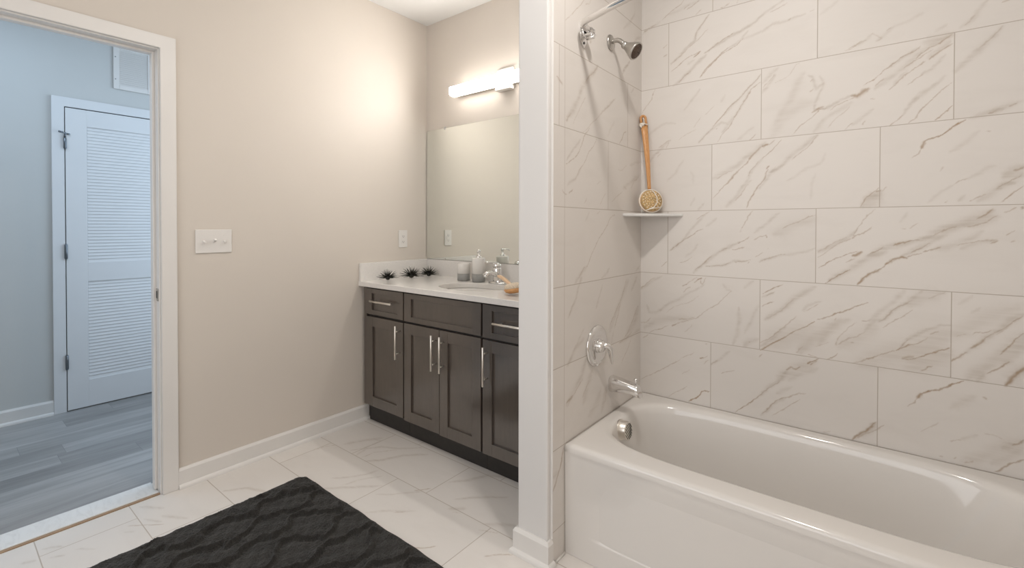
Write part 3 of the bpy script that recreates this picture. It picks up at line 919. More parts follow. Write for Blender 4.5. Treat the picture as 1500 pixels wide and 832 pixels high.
def strokes(text):
    L = []
    for ln in text.strip().splitlines():
        t, wd, st, *pp = ln.split()
        L.append((t, float(wd)/1000, float(st), np.array([[float(a)/1000 for a in q.split(',')] for q in pp])))
    return L
def vein_field(A, B, L, gain=1.0):
    """A,B: 2-D coordinate arrays of the grid; returns grey and brown vein masks"""
    rng = np.random.RandomState(4)
    da = np.zeros_like(A); db = np.zeros_like(A)
    for amp, wl in ((0.0018, 0.06), (0.0008, 0.021), (0.0006, 0.009)):
        for q in range(4):
            th = rng.rand()*6.283; k = 6.283/wl*(0.7+0.6*rng.rand()); ph = rng.rand()*6.283; ph2 = rng.rand()*6.283
            s_ = k*(A*np.cos(th)+B*np.sin(th))
            da += amp*0.5*np.sin(s_+ph); db += amp*0.5*np.sin(s_+ph2)
    A2, B2 = A+da, B+db
    G = np.zeros_like(A); Bn = np.zeros_like(A)
    a_ax, b_ax = A[0, :], B[:, 0]
    for t, wd, st, P in L:
        sig = max(wd*0.55, 0.0011) if t == 'b' else max(wd*0.8, 0.004)
        R = sig*3.2+0.008
        i0, i1 = np.searchsorted(a_ax, (P[:, 0].min()-R, P[:, 0].max()+R))
        j0, j1 = np.searchsorted(b_ax, (P[:, 1].min()-R, P[:, 1].max()+R))
        if i1 <= i0 or j1 <= j0: continue
        a, b = A2[j0:j1, i0:i1], B2[j0:j1, i0:i1]
        best = np.full(a.shape, 9.0); prog = np.zeros(a.shape)
        seg = np.hypot(*(P[1:]-P[:-1]).T); tot = max(seg.sum(), 1e-6); acc = 0
        for (p, q, l) in zip(P[:-1], P[1:], seg):
            d = q-p; l2 = max((d*d).sum(), 1e-10)
            u = np.clip(((a-p[0])*d[0]+(b-p[1])*d[1])/l2, 0, 1)
            e = np.hypot(a-p[0]-u*d[0], b-p[1]-u*d[1])
            m_ = e < best; best[m_] = e[m_]; prog[m_] = ((acc+u*l)/tot)[m_]
            acc += l
        taper = 0.55+0.45*np.clip(np.minimum(prog, 1-prog)*7, 0, 1)
        sg = sig*taper
        val = st*gain*(1.2 if t == 'b' else 1.05)*np.exp(-0.5*(best/sg)**2)*(0.75+0.25*taper)
        if t == 'b':
            if wd < 0.002: val *= 0.9
            Bn[j0:j1, i0:i1] = np.maximum(Bn[j0:j1, i0:i1], val)
        else:
            G[j0:j1, i0:i1] = 1-(1-G[j0:j1, i0:i1])*(1-np.clip(val, 0, 1))
    return G, Bn
def vein_grid(name, a_ax, b_ax, to3d, flip, mat, L, gain=1.0, rim=None):
    A, B = np.meshgrid(np.array(a_ax), np.array(b_ax))
    G, Bn = vein_field(A, B, L, gain)
    nb, na = A.shape
    co = to3d(A.ravel(), B.ravel()).astype(np.float32)
    idx = np.arange(na*nb).reshape(nb, na)
    q = np.stack([idx[:-1, :-1], idx[:-1, 1:], idx[1:, 1:], idx[1:, :-1]], -1).reshape(-1, 4)
    if flip: q = q[:, ::-1]
    me = bpy.data.meshes.new(name)
    me.vertices.add(na*nb); me.vertices.foreach_set('co', co.ravel())
    me.loops.add(q.size); me.loops.foreach_set('vertex_index', q.ravel().astype(np.int32))
    me.polygons.add(len(q)); me.polygons.foreach_set('loop_start', np.arange(0, q.size, 4, dtype=np.int32))
    me.update(calc_edges=True); me.validate()
    at = me.attributes.new('vein', 'FLOAT_COLOR', 'POINT')
    col = np.zeros((na*nb, 4), np.float32); col[:, 0] = np.clip(G.ravel(), 0, 1); col[:, 1] = np.clip(Bn.ravel(), 0, 1); col[:, 3] = 1
    at.data.foreach_set('color', col.ravel())
    me.materials.append(mat)
    o = bpy.data.objects.new(name, me); COL.objects.link(o); o['kind'] = 'structure'
    return o
def ax(a, b, st): return np.linspace(a, b, int(round((b-a)/st))+1)
# tile face behind the tub (with its backing), end-wall tile, floor tile
struct('wall_tub_backing', wbox((XF-0.008, XE, YT+0.004, -0.0005, 0, HC)), M['grout_caulk'])
vein_grid('wall_tub', ax(XF, XE, 0.0029), ax(0.0, HC, 0.0029), lambda a, b: np.stack([a, np.full_like(a, YT), b], 1), False, M['tile_back'], strokes(VEIN_B))
vein_grid('wall_shower', ax(-0.882, YT, 0.0032), ax(0.0, HC, 0.0032), lambda a, b: np.stack([np.full_like(a, XF), a, b], 1), False, M['tile_end'], strokes(VEIN_F))
struct('wall_shower_backing', wbox((XF-0.009, XF-0.0006, -0.884, YT, 0, HC)), M['grout_caulk'])
vein_grid('floor', ax(-0.02, XE, 0.0062), ax(YR, 0.0, 0.0062), lambda a, b: np.stack([a, b, np.zeros_like(a)], 1), False, M['tile_floor'], strokes(VEIN_G), 1.1)
struct('floor_slab', wbox((-0.155, 3.36, YR-0.12, 0.12, -0.08, -0.0008)), M['grout_caulk'])
# tile on the far end wall of the tub
tb = MB(); tb.box(XE-0.009, XE-0.0005, -0.884, YT, 0, HC)
struct('wall_shower_right', tb, M['tile_end'])

# added window behind the camera, built to house the rear fill light
w1 = struct('added_window', None, None, (1.7, YR, 1.5))
mb = MB()
for b_ in ((0.55, 2.85, 0.55, 0.60), (0.55, 2.85, 2.40, 2.45)): mb.box(b_[0], b_[1], YR-0.09, YR+0.01, b_[2], b_[3], 0.003)
for b_ in ((0.55, 0.60), (2.80, 2.85), (1.68, 1.72)): mb.box(b_[0], b_[1], YR-0.088, YR+0.008, 0.60, 2.40, 0.003)
obj('added_window_frame', mb, M['trim'], w1)

# baseboards with shoe moulding
BBP = [(0.0, 0.0), (0.014, 0.0), (0.014, 0.085), (0.010, 0.092), (0.007, 0.097), (0.0, 0.097)]
SHOE = [(0.0, 0.0), (0.027, 0.0), (0.0265, 0.006), (0.0245, 0.012), (0.0205, 0.017), (0.0145, 0.020), (0.0, 0.020)]
def base_y(x, y0, y1, sgn=1):
    mb = MB()
    for pr in (BBP, SHOE): mb.prism([(x+sgn*p[0], p[1]) for p in pr], 'y', y0, y1)
    return mb
struct('baseboard_left', base_y(0.0, -1.5845, -0.5165), M['trim'])
mb = base_y(0.0, -3.58, -2.60); struct('baseboard_left_rear', mb, M['trim'])
mb = base_y(XH, -4.17, -1.8065)
struct('baseboard_hall', mb, M['trim'])
struct('baseboard_hall_right', base_y(XH, -0.80, -0.001), M['trim'])
# baseboard wrapping the end of the partition (mitred)
mb = MB()
def wrap(pr, x0, x1, y0, yb):
    rows = []
    for (d, z) in pr + [pr[0]]:
        rows.append([Vector((x0-d, yb, z)), Vector((x0-d, y0-d, z)), Vector((x1+d, y0-d, z)), Vector((x1+d, -0.884, z))])
    return rows
for pr in (BBP, SHOE):
    mb.grid(wrap(pr, XP, XF-0.009, YP, -0.59), smooth=False, flip=True)
struct('baseboard_partition', mb, M['trim'])
# caulk bead between tub/tile and floor
mb = MB(); mb.tube([(XF+0.004, -0.874, 0.003), (XF+0.004, -0.806, 0.003)], 0.005, 8)
struct('trim_3', mb, M['grout_caulk'])
# thin edge profile where the wall tile stops
mb = MB(); mb.box(XF-0.009, XF+0.0015, -0.886, -0.8822, 0.0975, HC-0.001, 0.001, 1)
struct('trim_1', mb, M['trim'])

# ------------------------------------------------------------------ bathroom doorway (frame only, the leaf is swung out of view)
d1 = struct('door_1', None, None, (0, (DY0+DY1)/2, 0))
mb = MB()
yi, yo, zi, zo = -1.6475, -1.5845, 2.107, 2.167
for sx in (1, -1):
    xa, xb = (0.0005, 0.0155) if sx == 1 else (-0.1365, -0.1215)
    mb.prism([(yo, 0), (yo, zo), (DY1-0.070, zo), (DY1-0.070, 0), (DY1-0.006, 0), (DY1-0.006, zi), (yi, zi), (yi, 0)], 'x', xa, xb)
bmesh.ops.bevel(mb.bm, geom=[e for e in mb.bm.edges if len(e.link_faces) == 2], offset=0.002, segments=2, affect='EDGES')
obj('casing', mb, M['trim'], d1)
mb = MB()
mb.box(-0.1205, -0.0002, DY0, DY0+0.0185, 0.0, DZ+0.0185, 0.0015, 1)
mb.box(-0.1205, -0.0002, DY1-0.0185, DY1, 0.0, DZ+0.0185, 0.0015, 1)
mb.box(-0.1203, -0.0004, DY1+0.0005, DY0-0.0005, DZ, DZ+0.0185, 0.0015, 1)
# door stop
mb.box(-0.083, -0.046, DY0-0.0115, DY0+0.001, 0.012, DZ, 0.002, 1)
mb.box(-0.083, -0.046, DY1-0.001, DY1+0.0115, 0.012, DZ, 0.002, 1)
mb.box(-0.0828, -0.0462, DY1+0.011, DY0-0.011, DZ-0.0115, DZ+0.001, 0.002, 1)
obj('jamb', mb, M['trim'], d1)
mb = MB()
mb.box(-0.040, -0.009, DY0-0.0022, DY0+0.001, 0.918, 0.977, 0.004, 2)
sp = obj('strike_plate', mb, M['brushed'], d1, label='metal strike plate')
mb = MB(); mb.box(-0.0365, -0.024, DY0-0.0034, DY0-0.0018, 0.930, 0.964, 0.0005, 1)
obj('latch_hole', mb, M['slot'], sp)
for zz in (0.923, 0.971):
    mb = MB(); mb.cyl((-0.019, DY0-0.0018, zz), (-0.019, DY0-0.0031, zz), 0.003, 10); obj('screw', mb, M['chrome'], sp)
# marble threshold and its tan edge strip
mb = MB(); mb.box(-0.155, -0.0215, DY1+0.0005, DY0-0.0005, -0.0005, 0.008, 0.003, 2)
struct('trim_2', mb, M['marble'])
mb = MB(); mb.box(-0.0205, -0.004, DY1+0.0005, DY0-0.0005, -0.0005, 0.0055, 0.002, 2)
struct('trim_4', mb, M['bronzestrip'])

# ------------------------------------------------------------------ louvred hall door
HY0, HY1 = -1.7385, -0.928
d2 = struct('door_2', None, None, (XH, (HY0+HY1)/2, 0))
mb = MB()
mb.prism([(-1.806, 0), (-1.806, 2.151), (-0.860, 2.151), (-0.860, 0), (-0.924, 0), (-0.924, 2.087), (-1.7425, 2.087), (-1.7425, 0)], 'x', XH+0.0005, XH+0.0165)
bmesh.ops.bevel(mb.bm, geom=mb.bm.edges[:], offset=0.002, segments=2, affect='EDGES')
obj('casing', mb, M['doorpaint'], d2)
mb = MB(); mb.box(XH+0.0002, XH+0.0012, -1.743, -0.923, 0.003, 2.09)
obj('jamb_shadow', mb, M['gap'], d2)  # thin black sheet standing in for the shade around the leaf
fx0, fx1 = XH+0.0015, XH+0.019
ly0, ly1 = -1.629, -1.037
mb = MB()
mb.box(fx0, fx1, HY0, ly0, 0.008, 2.080, 0.0015, 1)
mb.box(fx0, fx1, ly1, HY1, 0.008, 2.080, 0.0015, 1)
for z0, z1 in ((0.008, 0.196), (0.885, 1.019), (1.965, 2.080)):
    mb.box(fx0+0.0003, fx1-0.0003, ly0-0.001, ly1+0.001, z0, z1, 0.0015, 1)
slab = obj('door_leaf', mb, M['doorpaint'], d2)
for z0, z1 in ((0.196, 0.885), (1.019, 1.965)):
    mb = MB(); n = int((z1-z0)/0.0225); st = (z1-z0)/n
    mb.box(fx0-0.0005, fx0+0.001, ly0, ly1, z0, z1)
    for i in range(n):
        zc = z0+(i+0.5)*st
        mt = Matrix.Translation((fx0+0.007, (ly0+ly1)/2, zc)) @ Matrix.Rotation(R_(-15), 4, 'Y')
        mb.box(-0.0034, 0.0034, -(ly1-ly0)/2+0.0005, (ly1-ly0)/2-0.0005, -0.0135, 0.0135, 0.0028, 2, mt)
    obj('louver_panel', mb, M['doorpaint'], d2)
for za, zb in ((1.80, 1.87), (1.05, 1.147), (0.294, 0.388)):
    mb = MB(); mb.cyl((XH+0.023, -1.7405, za), (XH+0.023, -1.7405, zb), 0.0085, 14, bev=0.002)
    for t_ in (za-0.004, zb): mb.cyl((XH+0.023, -1.7405, t_), (XH+0.023, -1.7405, t_+0.004), 0.006, 12)
    obj('hinge', mb, M['steel'], d2)
mb = MB()
mb.tube([(XH+0.024, -1.722, 1.900), (XH+0.026, -1.740, 1.903), (XH+0.044, -1.757, 1.906), (XH+0.05, -1.772, 1.908)], 0.0035, 10)
mb.cyl((XH+0.0415, -1.754, 1.9055), (XH+0.05, -1.774, 1.908), 0.0065, 12)
mb.cyl((XH+0.022, -1.723, 1.9), (XH+0.0275, -1.719, 1.9), 0.006, 12)
mb.cyl((XH+0.023, -1.7405, 1.876), (XH+0.023, -1.7405, 1.909), 0.006, 12)
obj('hinge_pin_stop', mb, M['steel'], d2)

# ------------------------------------------------------------------ return-air grille above the hall door
vy0, vy1, vz0, vz1 = -1.481, -1.245, 2.271, 2.572
v = thing('air_vent', 'white louvered return air vent high on the hall wall above the louvered door', 'air vent', (XH, (vy0+vy1)/2, vz0))
mb = MB(); iy0, iy1, iz0, iz1 = vy0+0.034, vy1-0.034, vz0+0.032, vz1-0.010
for b_ in ((vy0, iy0, vz0, vz1), (iy1, vy1, vz0, vz1), (iy0-0.001, iy1+0.001, vz0+0.0002, iz0), (iy0-0.001, iy1+0.001, iz1, vz1-0.0002)):
    mb.box(XH+0.0005, XH+0.011, b_[0], b_[1], b_[2], b_[3], 0.002, 1)
obj('frame', mb, M['plastic'], v)
mb = MB(); n = 18; st = (iz1-iz0)/n
mb.box(XH+0.0004, XH+0.0012, iy0, iy1, iz0, iz1)
for i in range(n):
    mt = Matrix.Translation((XH+0.006, (iy0+iy1)/2, iz0+(i+0.5)*st)) @ Matrix.Rotation(R_(-20), 4, 'Y')
    mb.box(-0.001, 0.001, -(iy1-iy0)/2, (iy1-iy0)/2, -0.0082, 0.0082, 0.0006, 1, mt)
obj('grille', mb, M['plastic'], v)
for yy in (vy0+0.012, vy1-0.012):
    for zz in (vz0+0.07, vz1-0.07):
        mb = MB(); mb.cyl((XH+0.0105, yy, zz), (XH+0.0125, yy, zz), 0.004, 10); obj('screw', mb, M['band'], v)

# ------------------------------------------------------------------ electric plates on the left wall
sw = thing('wall_switch', 'white three gang toggle switch plate on beige wall beside the doorway', 'light switch', (0, -1.4225, 1.136))
sy0, sy1, sz0, sz1 = -1.506, -1.341, 1.1365, 1.2555
mb = MB(); mb.box(0.0004, 0.0065, sy0, sy1, sz0, sz1, 0.003, 3); obj('plate', mb, M['plastic'], sw)
zc = (sz0+sz1)/2
for i, (yy, up) in enumerate(((-1.4695, -1), (-1.4225, 1), (-1.3775, -1))):
    mb = MB(); mb.box(0.006, 0.0075, yy-0.0055, yy+0.0055, zc-0.0125, zc+0.0125, 0.0005, 1)
    mt = Matrix.Translation((0.006, yy, zc)) @ Matrix.Rotation(R_(-28*up), 4, 'Y')
    mb.box(0.0, 0.019, -0.005, 0.005, -0.0055, 0.0055, 0.0015, 2, mt)
    obj('toggle', mb, M['plastic'], sw)
for yy in (-1.4695, -1.4225, -1.3775):
    for dz in (-0.030, 0.030):
        mb = MB(); mb.cyl((0.0062, yy, zc+dz), (0.0075, yy, zc+dz), 0.0032, 12); obj('screw', mb, M['trim'], sw)

ol = thing('wall_outlet', 'white wall outlet plate above the vanity side splash next to the mirror', 'outlet', (0, -0.2285, 1.124))
oy0, oy1, oz0, oz1 = -0.2645, -0.190, 1.124, 1.246
mb = MB(); mb.box(0.0004, 0.0065, oy0, oy1, oz0, oz1, 0.003, 3); obj('plate', mb, M['plastic'], ol)
oc = (oy0+oy1)/2; zc = (oz0+oz1)/2
mb = MB(); mb.box(0.006, 0.0085, oc-0.0167, oc+0.0167, zc-0.033, zc+0.033, 0.001, 2); ins = obj('receptacle', mb, M['plastic'], ol)
for zz in (zc-0.019, zc+0.019):
    mb = MB()
    for dy in (-0.0063, 0.0063): mb.box(0.0083, 0.0089, oc+dy-0.0011, oc+dy+0.0011, zz-0.004, zz+0.004)
    mb.cyl((0.0083, oc, zz-0.009), (0.0089, oc, zz-0.009), 0.0025, 10)
    obj('socket_slots', mb, M['slot'], ins)

# ------------------------------------------------------------------ vanity cabinets
YF = -0.566; CZ0, CZ1 = 0.118, 0.884
def shaker(mb, x0, x1, z0, z1, rail=0.063, top=None, depth=0.011, y=YF, th=0.019):
    top = rail if top is None else top
    mb.box(x0, x0+rail, y, y+th, z0, z1, 0.0016, 2); mb.box(x1-rail, x1, y, y+th, z0, z1, 0.0016, 2)
    mb.box(x0+rail-0.0008, x1-rail+0.0008, y+0.0003, y+th, z0, z0+top, 0.0016, 2); mb.box(x0+rail-0.0008, x1-rail+0.0008, y+0.0003, y+th, z1-top, z1, 0.0016, 2)
    mb.box(x0+rail-0.004, x1-rail+0.004, y+depth, y+th-0.001, z0+top-0.004, z1-top+0.004)
    return mb
def pull(x0, z0, x1, z1, parent, y=YF):
    mb = MB(); a, b = Vector((x0, y-0.033, z0)), Vector((x1, y-0.033, z1)); d = (b-a)
    mb.cyl(a, b, 0.0062, 16, bev=0.001)
    for t_ in (0.17, 0.83):
        p = a+d*t_; mb.cyl((p.x, y-0.0005, p.z), (p.x, y-0.031, p.z), 0.0042, 12)
    return obj('handle', mb, M['nickelbar'], parent, label='satin nickel bar pull')
def carcass(name, x0, x1, root, hollow=False):
    mb = MB()
    mb.box(x0, x0+0.018, -0.5455, -0.022, CZ0, CZ1); mb.box(x1-0.018, x1, -0.5455, -0.022, CZ0, CZ1)
    mb.box(x0+0.018, x1-0.018, -0.0400, -0.022, CZ0, CZ1); mb.box(x0+0.018, x1-0.018, -0.5455, -0.040, CZ0, CZ0+0.018)
    if not hollow: mb.box(x0+0.018, x1-0.018, -0.540, -0.040, 0.702, 0.712)
    o = obj('body', mb, M['espresso'], root)
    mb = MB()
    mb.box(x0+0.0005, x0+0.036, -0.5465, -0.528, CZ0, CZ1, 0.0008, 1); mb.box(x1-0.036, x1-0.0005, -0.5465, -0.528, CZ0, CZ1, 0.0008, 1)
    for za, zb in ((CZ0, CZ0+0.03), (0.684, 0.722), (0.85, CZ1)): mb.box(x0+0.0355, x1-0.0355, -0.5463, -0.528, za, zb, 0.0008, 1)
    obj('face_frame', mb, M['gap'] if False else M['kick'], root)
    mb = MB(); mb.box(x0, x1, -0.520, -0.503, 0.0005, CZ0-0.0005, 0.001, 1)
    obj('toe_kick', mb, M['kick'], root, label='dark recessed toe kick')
    return o
# left unit: drawer over door
c1 = thing('vanity_cabinet', 'dark espresso vanity cabinet against the left wall, one drawer over one door', 'cabinet', (0.24, -0.29, 0))
carcass('c', 0.028, 0.4315, c1)
mb = MB(); mb.box(0.0285, 0.0555, -0.563, -0.5468, CZ0, CZ1, 0.001, 1); obj('filler_strip', mb, M['espresso'], c1)
dr = obj('drawer', shaker(MB(), 0.0585, 0.4275, 0.709, 0.8745, 0.056, 0.030), M['espresso'], c1); pull(0.138, 0.8, 0.357, 0.8, dr)
dd = obj('door', shaker(MB(), 0.0585, 0.4275, 0.120, 0.6945), M['espresso'], c1); pull(0.396, 0.475, 0.396, 0.676, dd)
# sink base: false front over a pair of doors
c2 = thing('vanity_cabinet', 'dark espresso sink cabinet in the middle, plain front over a pair of doors', 'cabinet', (0.746, -0.29, 0))
carcass('c', 0.4325, 1.0605, c2, True)
obj('false_front', shaker(MB(), 0.4375, 1.0555, 0.7075, 0.8745, 0.062, 0.030), M['espresso'], c2)
dd = obj('door', shaker(MB(), 0.4375, 0.7435, 0.112, 0.6955), M['espresso'], c2); pull(0.7125, 0.467, 0.7125, 0.667, dd)
dd = obj('door', shaker(MB(), 0.7465, 1.0555, 0.108, 0.6955), M['espresso'], c2); pull(0.779, 0.467, 0.779, 0.667, dd)
# right unit, running behind the partition end
c3 = thing('vanity_cabinet', 'dark espresso vanity cabinet beside the partition wall, one drawer over one door', 'cabinet', (1.30, -0.29, 0))
carcass('c', 1.0615, 1.5545, c3)
dr = obj('drawer', shaker(MB(), 1.0675, 1.4365, 0.7045, 0.8745, 0.062, 0.030), M['espresso'], c3); pull(1.160, 0.79, 1.366, 0.79, dr)
dd = obj('door', shaker(MB(), 1.0675, 1.4365, 0.106, 0.6935), M['espresso'], c3); pull(1.098, 0.463, 1.098, 0.663, dd)
mb = MB(); mb.box(1.4395, 1.5540, -0.563, -0.5468, CZ0, CZ1, 0.001, 1); obj('filler_strip', mb, M['espresso'], c3)

# ------------------------------------------------------------------ countertop, splashes, sink
ZT = 0.9165
SXC, SYC, SA, SB = 0.775, -0.325, 0.225, 0.165
def sq_dirs(n):
    q = []
    for i in range(n):
        t_ = 4.0*i/n; s_ = int(t_); f = t_-s_
        q.append([(1, -1+2*f), (1-2*f, 1), (-1, 1-2*f), (-1+2*f, -1)][s_])
    return q
def sup(q, e):
    m_ = (abs(q[0])**e+abs(q[1])**e)**(1.0/e); return q[0]/m_, q[1]/m_
ct = thing('countertop', 'white quartz vanity countertop with oval sink cutout over the dark cabinets', 'countertop', (0.78, -0.293, CZ1))
N = 128; Q = sq_dirs(N)
def rect(e, z): # rectangle with slightly eased edge
    return [Vector((0.7785+(0.7775-e)*q[0], -0.2935+(0.2925-e)*q[1], z)) for q in Q]
def oval(a, b, z, n=2.15): return [Vector((SXC+a*sup(q, n)[0], SYC+b*sup(q, n)[1], z)) for q in Q]
mb = MB()
mb.grid([oval(SA, SB, CZ1+0.0005), rect(0.002, CZ1+0.0005), rect(0.0, CZ1+0.0025), rect(0, ZT-0.0035), rect(0.001, ZT-0.001), rect(0.0035, ZT), oval(SA+0.003, SB+0.003, ZT), oval(SA+0.0008, SB+0.0008, ZT-0.001), oval(SA, SB, ZT-0.003), oval(SA, SB, CZ1+0.0005)], close_u=True, smooth=False, flip=True)
slab = obj('slab', mb, M['quartz'], ct)
mb = MB(); mb.box(0.0215, 1.5555, -0.0215, -0.0008, ZT-0.0005, 1.0305, 0.0015, 2); obj('backsplash', mb, M['quartz'], ct)
mb = MB(); mb.box(0.0008, 0.0208, -0.583, -0.0008, ZT-0.0005, 1.0325, 0.0015, 2); obj('side_splash', mb, M['quartz'], ct)

sk = thing('sink', 'white oval undermount sink basin set in the vanity countertop', 'sink', (SXC, SYC, 0.75))
prof = [(1.10, 0.0), (1.02, 0.0), (0.985, -0.006), (0.96, -0.03), (0.90, -0.07), (0.78, -0.105), (0.55, -0.128), (0.25, -0.136), (0.10, -0.137)]
rows = [[Vector((SXC+SA*f*sup(q, 2.15)[0], SYC+SB*f*sup(q, 2.15)[1], CZ1-0.001+z)) for q in Q] for f, z in prof]
outer = [[Vector((SXC+SA*f*sup(q, 2.15)[0], SYC+SB*f*sup(q, 2.15)[1], CZ1-0.012+z)) for q in Q] for f, z in prof]
mb = MB(); mb.grid(rows, close_u=True, cap1=True, flip=True); mb.grid(outer, close_u=True, cap1=True)
mb.grid([rows[0], outer[0]], close_u=True)
obj('basin', mb, M['porcelain'], sk)
mb = MB(); mb.lathe([(0.024, 0.0), (0.024, 0.003), (0.018, 0.004), (0.016, 0.001), (0.0, 0.001)], Matrix.Translation((SXC, SYC, CZ1-0.1375)), 24)
obj('drain', mb, M['chrome'], sk)

# ------------------------------------------------------------------ mirror
mr = thing('wall_mirror', 'wide frameless mirror on the back wall above the vanity splash', 'mirror', (0.78, 0, 1.034))
mx0, mx1, mz0, mz1 = 0.006, 1.5545, 1.0335, 1.981
mb = MB(); mb.box(mx0, mx1, -0.0065, -0.0005, mz0, mz1); obj('backing', mb, M['mirror_edge'], mr)
mb = MB(); mb.box(mx0+0.0005, mx1-0.0005, -0.0072, -0.0068, mz0+0.0005, mz1-0.0005); obj('glass', mb, M['mirror'], mr)
for xx, zz, s_ in ((0.20, mz1, 1), (0.20, mz0, -1), (1.3, mz1, 1), (1.3, mz0, -1)):
    mb = MB()
    if s_ > 0: mb.box(xx-0.009, xx+0.009, -0.0105, -0.0005, zz+0.0005, zz+0.010, 0.001, 1)
    mb.box(xx-0.009, xx+0.009, -0.0105, -0.0078, zz-(0.010 if s_ > 0 else -0.0005), zz+(0.010 if s_ > 0 else 0.008), 0.001, 1)
    obj('clip', mb, M['plastic'] if s_ > 0 else M['chrome'], mr)

# ------------------------------------------------------------------ vanity light
vl = thing('vanity_light', 'long glowing white bar light on the back wall above the mirror', 'wall light', (0.77, 0, 2.15))
bx0, bx1 = 0.342, 1.212
mb = MB(); mb.box(0.703, 0.835, -0.022, -0.0005, 2.150, 2.288, 0.004, 2); obj('canopy', mb, M['ceramic'], vl)
mb = MB(); mb.box(bx0+0.002, bx1-0.002, -0.048, -0.030, 2.172, 2.228, 0.003, 2); mb.box(0.72, 0.82, -0.031, -0.021, 2.18, 2.22); obj('back_channel', mb, M['ceramic'], vl)
mb = MB()
mb.box(0.722, 0.846, -0.062, -0.0225, 2.140, 2.1675, 0.003, 2); obj('center_bracket', mb, M['ceramic'], vl)
mb = MB()
sec = []
for i in range(25):
    t_ = -math.pi/2+math.pi*i/24
    sec.append((-0.0485-0.050*abs(math.cos(t_))**0.22, 2.2005+0.0315*math.copysign(abs(math.sin(t_))**0.4, math.sin(t_))))
mb.prism(sec, 'x', bx0, bx1)
dfo = obj('diffuser', mb, [M['vanity_side'], M['vanity_glow']], vl, label='glowing white acrylic bar')
for pl_ in dfo.data.polygons:
    if pl_.normal.y < -0.75: pl_.material_index = 1

# ceiling light over the bath floor (above the top of the picture)
CLX, CLY = 2.28, -1.25
cl = thing('ceiling_light', 'small round ceiling light in front of the bathtub', 'ceiling light', (CLX, CLY, HC))
mb = MB(); mb.lathe([(0.0, HC-0.0005), (0.105, HC-0.0005), (0.105, HC-0.012), (0.098, HC-0.018), (0.078, HC-0.018), (0.078, HC-0.012), (0.0, HC-0.012)], Matrix.Translation((CLX, CLY, 0)), 48); obj('trim_ring', mb, M['trim'], cl)
mb = MB(); mb.lathe([(0.0, HC-0.0125), (0.076, HC-0.0125), (0.074, HC-0.019), (0.0, HC-0.020)], Matrix.Translation((CLX, CLY, 0)), 48); obj('diffuser', mb, M['ceil_glow'], cl)

# ------------------------------------------------------------------ bathtub
TZ = 0.4315
TX0, TX1, TY0, TY1 = XF+0.0012, XE-0.0105, YN, YT-0.0012
tub = thing('bathtub', 'white alcove bathtub with flat apron against the marble tiled walls', 'bathtub', (2.47, -0.435, 0))
N = 192; Q = sq_dirs(N)
oxc, oyc, oa, ob_ = (TX0+TX1)/2, (TY0+TY1)/2, (TX1-TX0)/2, (TY1-TY0)/2
def o_loop(ins, z): return [Vector((oxc+(oa-ins)*q[0], oyc+(ob_-ins)*q[1], z)) for q in Q]
IX0, IX1, IY0, IY1 = 1.772, 3.062, -0.698, -0.132
icx, icy, ia, ib = (IX0+IX1)/2, (IY0+IY1)/2, (IX1-IX0)/2, (IY1-IY0)/2
def i_loop(l, r, f, b, z, n=4.0):
    """inner outline inset by l,r,f,b from the basin edge"""
    x0, x1, y0, y1 = IX0+l, IX1-r, IY0+f, IY1-b
    out = []
    for q in Q:
        s_ = sup(q, n); out.append(Vector(((x0+x1)/2+(x1-x0)/2*s_[0], (y0+y1)/2+(y1-y0)/2*s_[1], z)))
    return out
rows = [o_loop(0, TZ-0.03), o_loop(0, TZ-0.014), o_loop(0.0035, TZ-0.005), o_loop(0.012, TZ-0.0005), o_loop(0.022, TZ),
        i_loop(-0.020, -0.022, -0.016, -0.016, TZ, 4.4), i_loop(-0.006, -0.008, -0.006, -0.006, TZ-0.0016, 4.2), i_loop(0.003, 0.004, 0.003, 0.003, TZ-0.007),
        i_loop(0.009, 0.016, 0.009, 0.009, TZ-0.018), i_loop(0.014, 0.030, 0.014, 0.014, TZ-0.04), i_loop(0.022, 0.075, 0.022, 0.022, TZ-0.12),
        i_loop(0.034, 0.14, 0.034, 0.036, TZ-0.22), i_loop(0.048, 0.185, 0.048, 0.05, TZ-0.29), i_loop(0.068, 0.22, 0.068, 0.07, TZ-0.325, 3.6),
        i_loop(0.105, 0.265, 0.105, 0.11, TZ-0.345, 3.2), i_loop(0.17, 0.34, 0.17, 0.17, TZ-0.352, 2.8), i_loop(0.40, 0.55, 0.262, 0.262, TZ-0.355, 2.2)]
mb = MB(); mb.grid(rows, close_u=True, cap1=True, flip=True)
# underside shell so the tub has thickness
under = [o_loop(0, TZ-0.03), o_loop(0.02, TZ-0.03), i_loop(-0.012, -0.012, -0.012, -0.012, TZ-0.03), i_loop(0.03, 0.17, 0.03, 0.03, TZ-0.33), i_loop(0.30, 0.42, 0.22, 0.22, TZ-0.375, 2.4)]
mb.grid(under, close_u=True, cap1=True)
for v_ in mb.bm.verts:      # tile-flange ridge is only a hint: lift the back rim a touch
    pass
obj('basin', mb, M['tub'], tub)
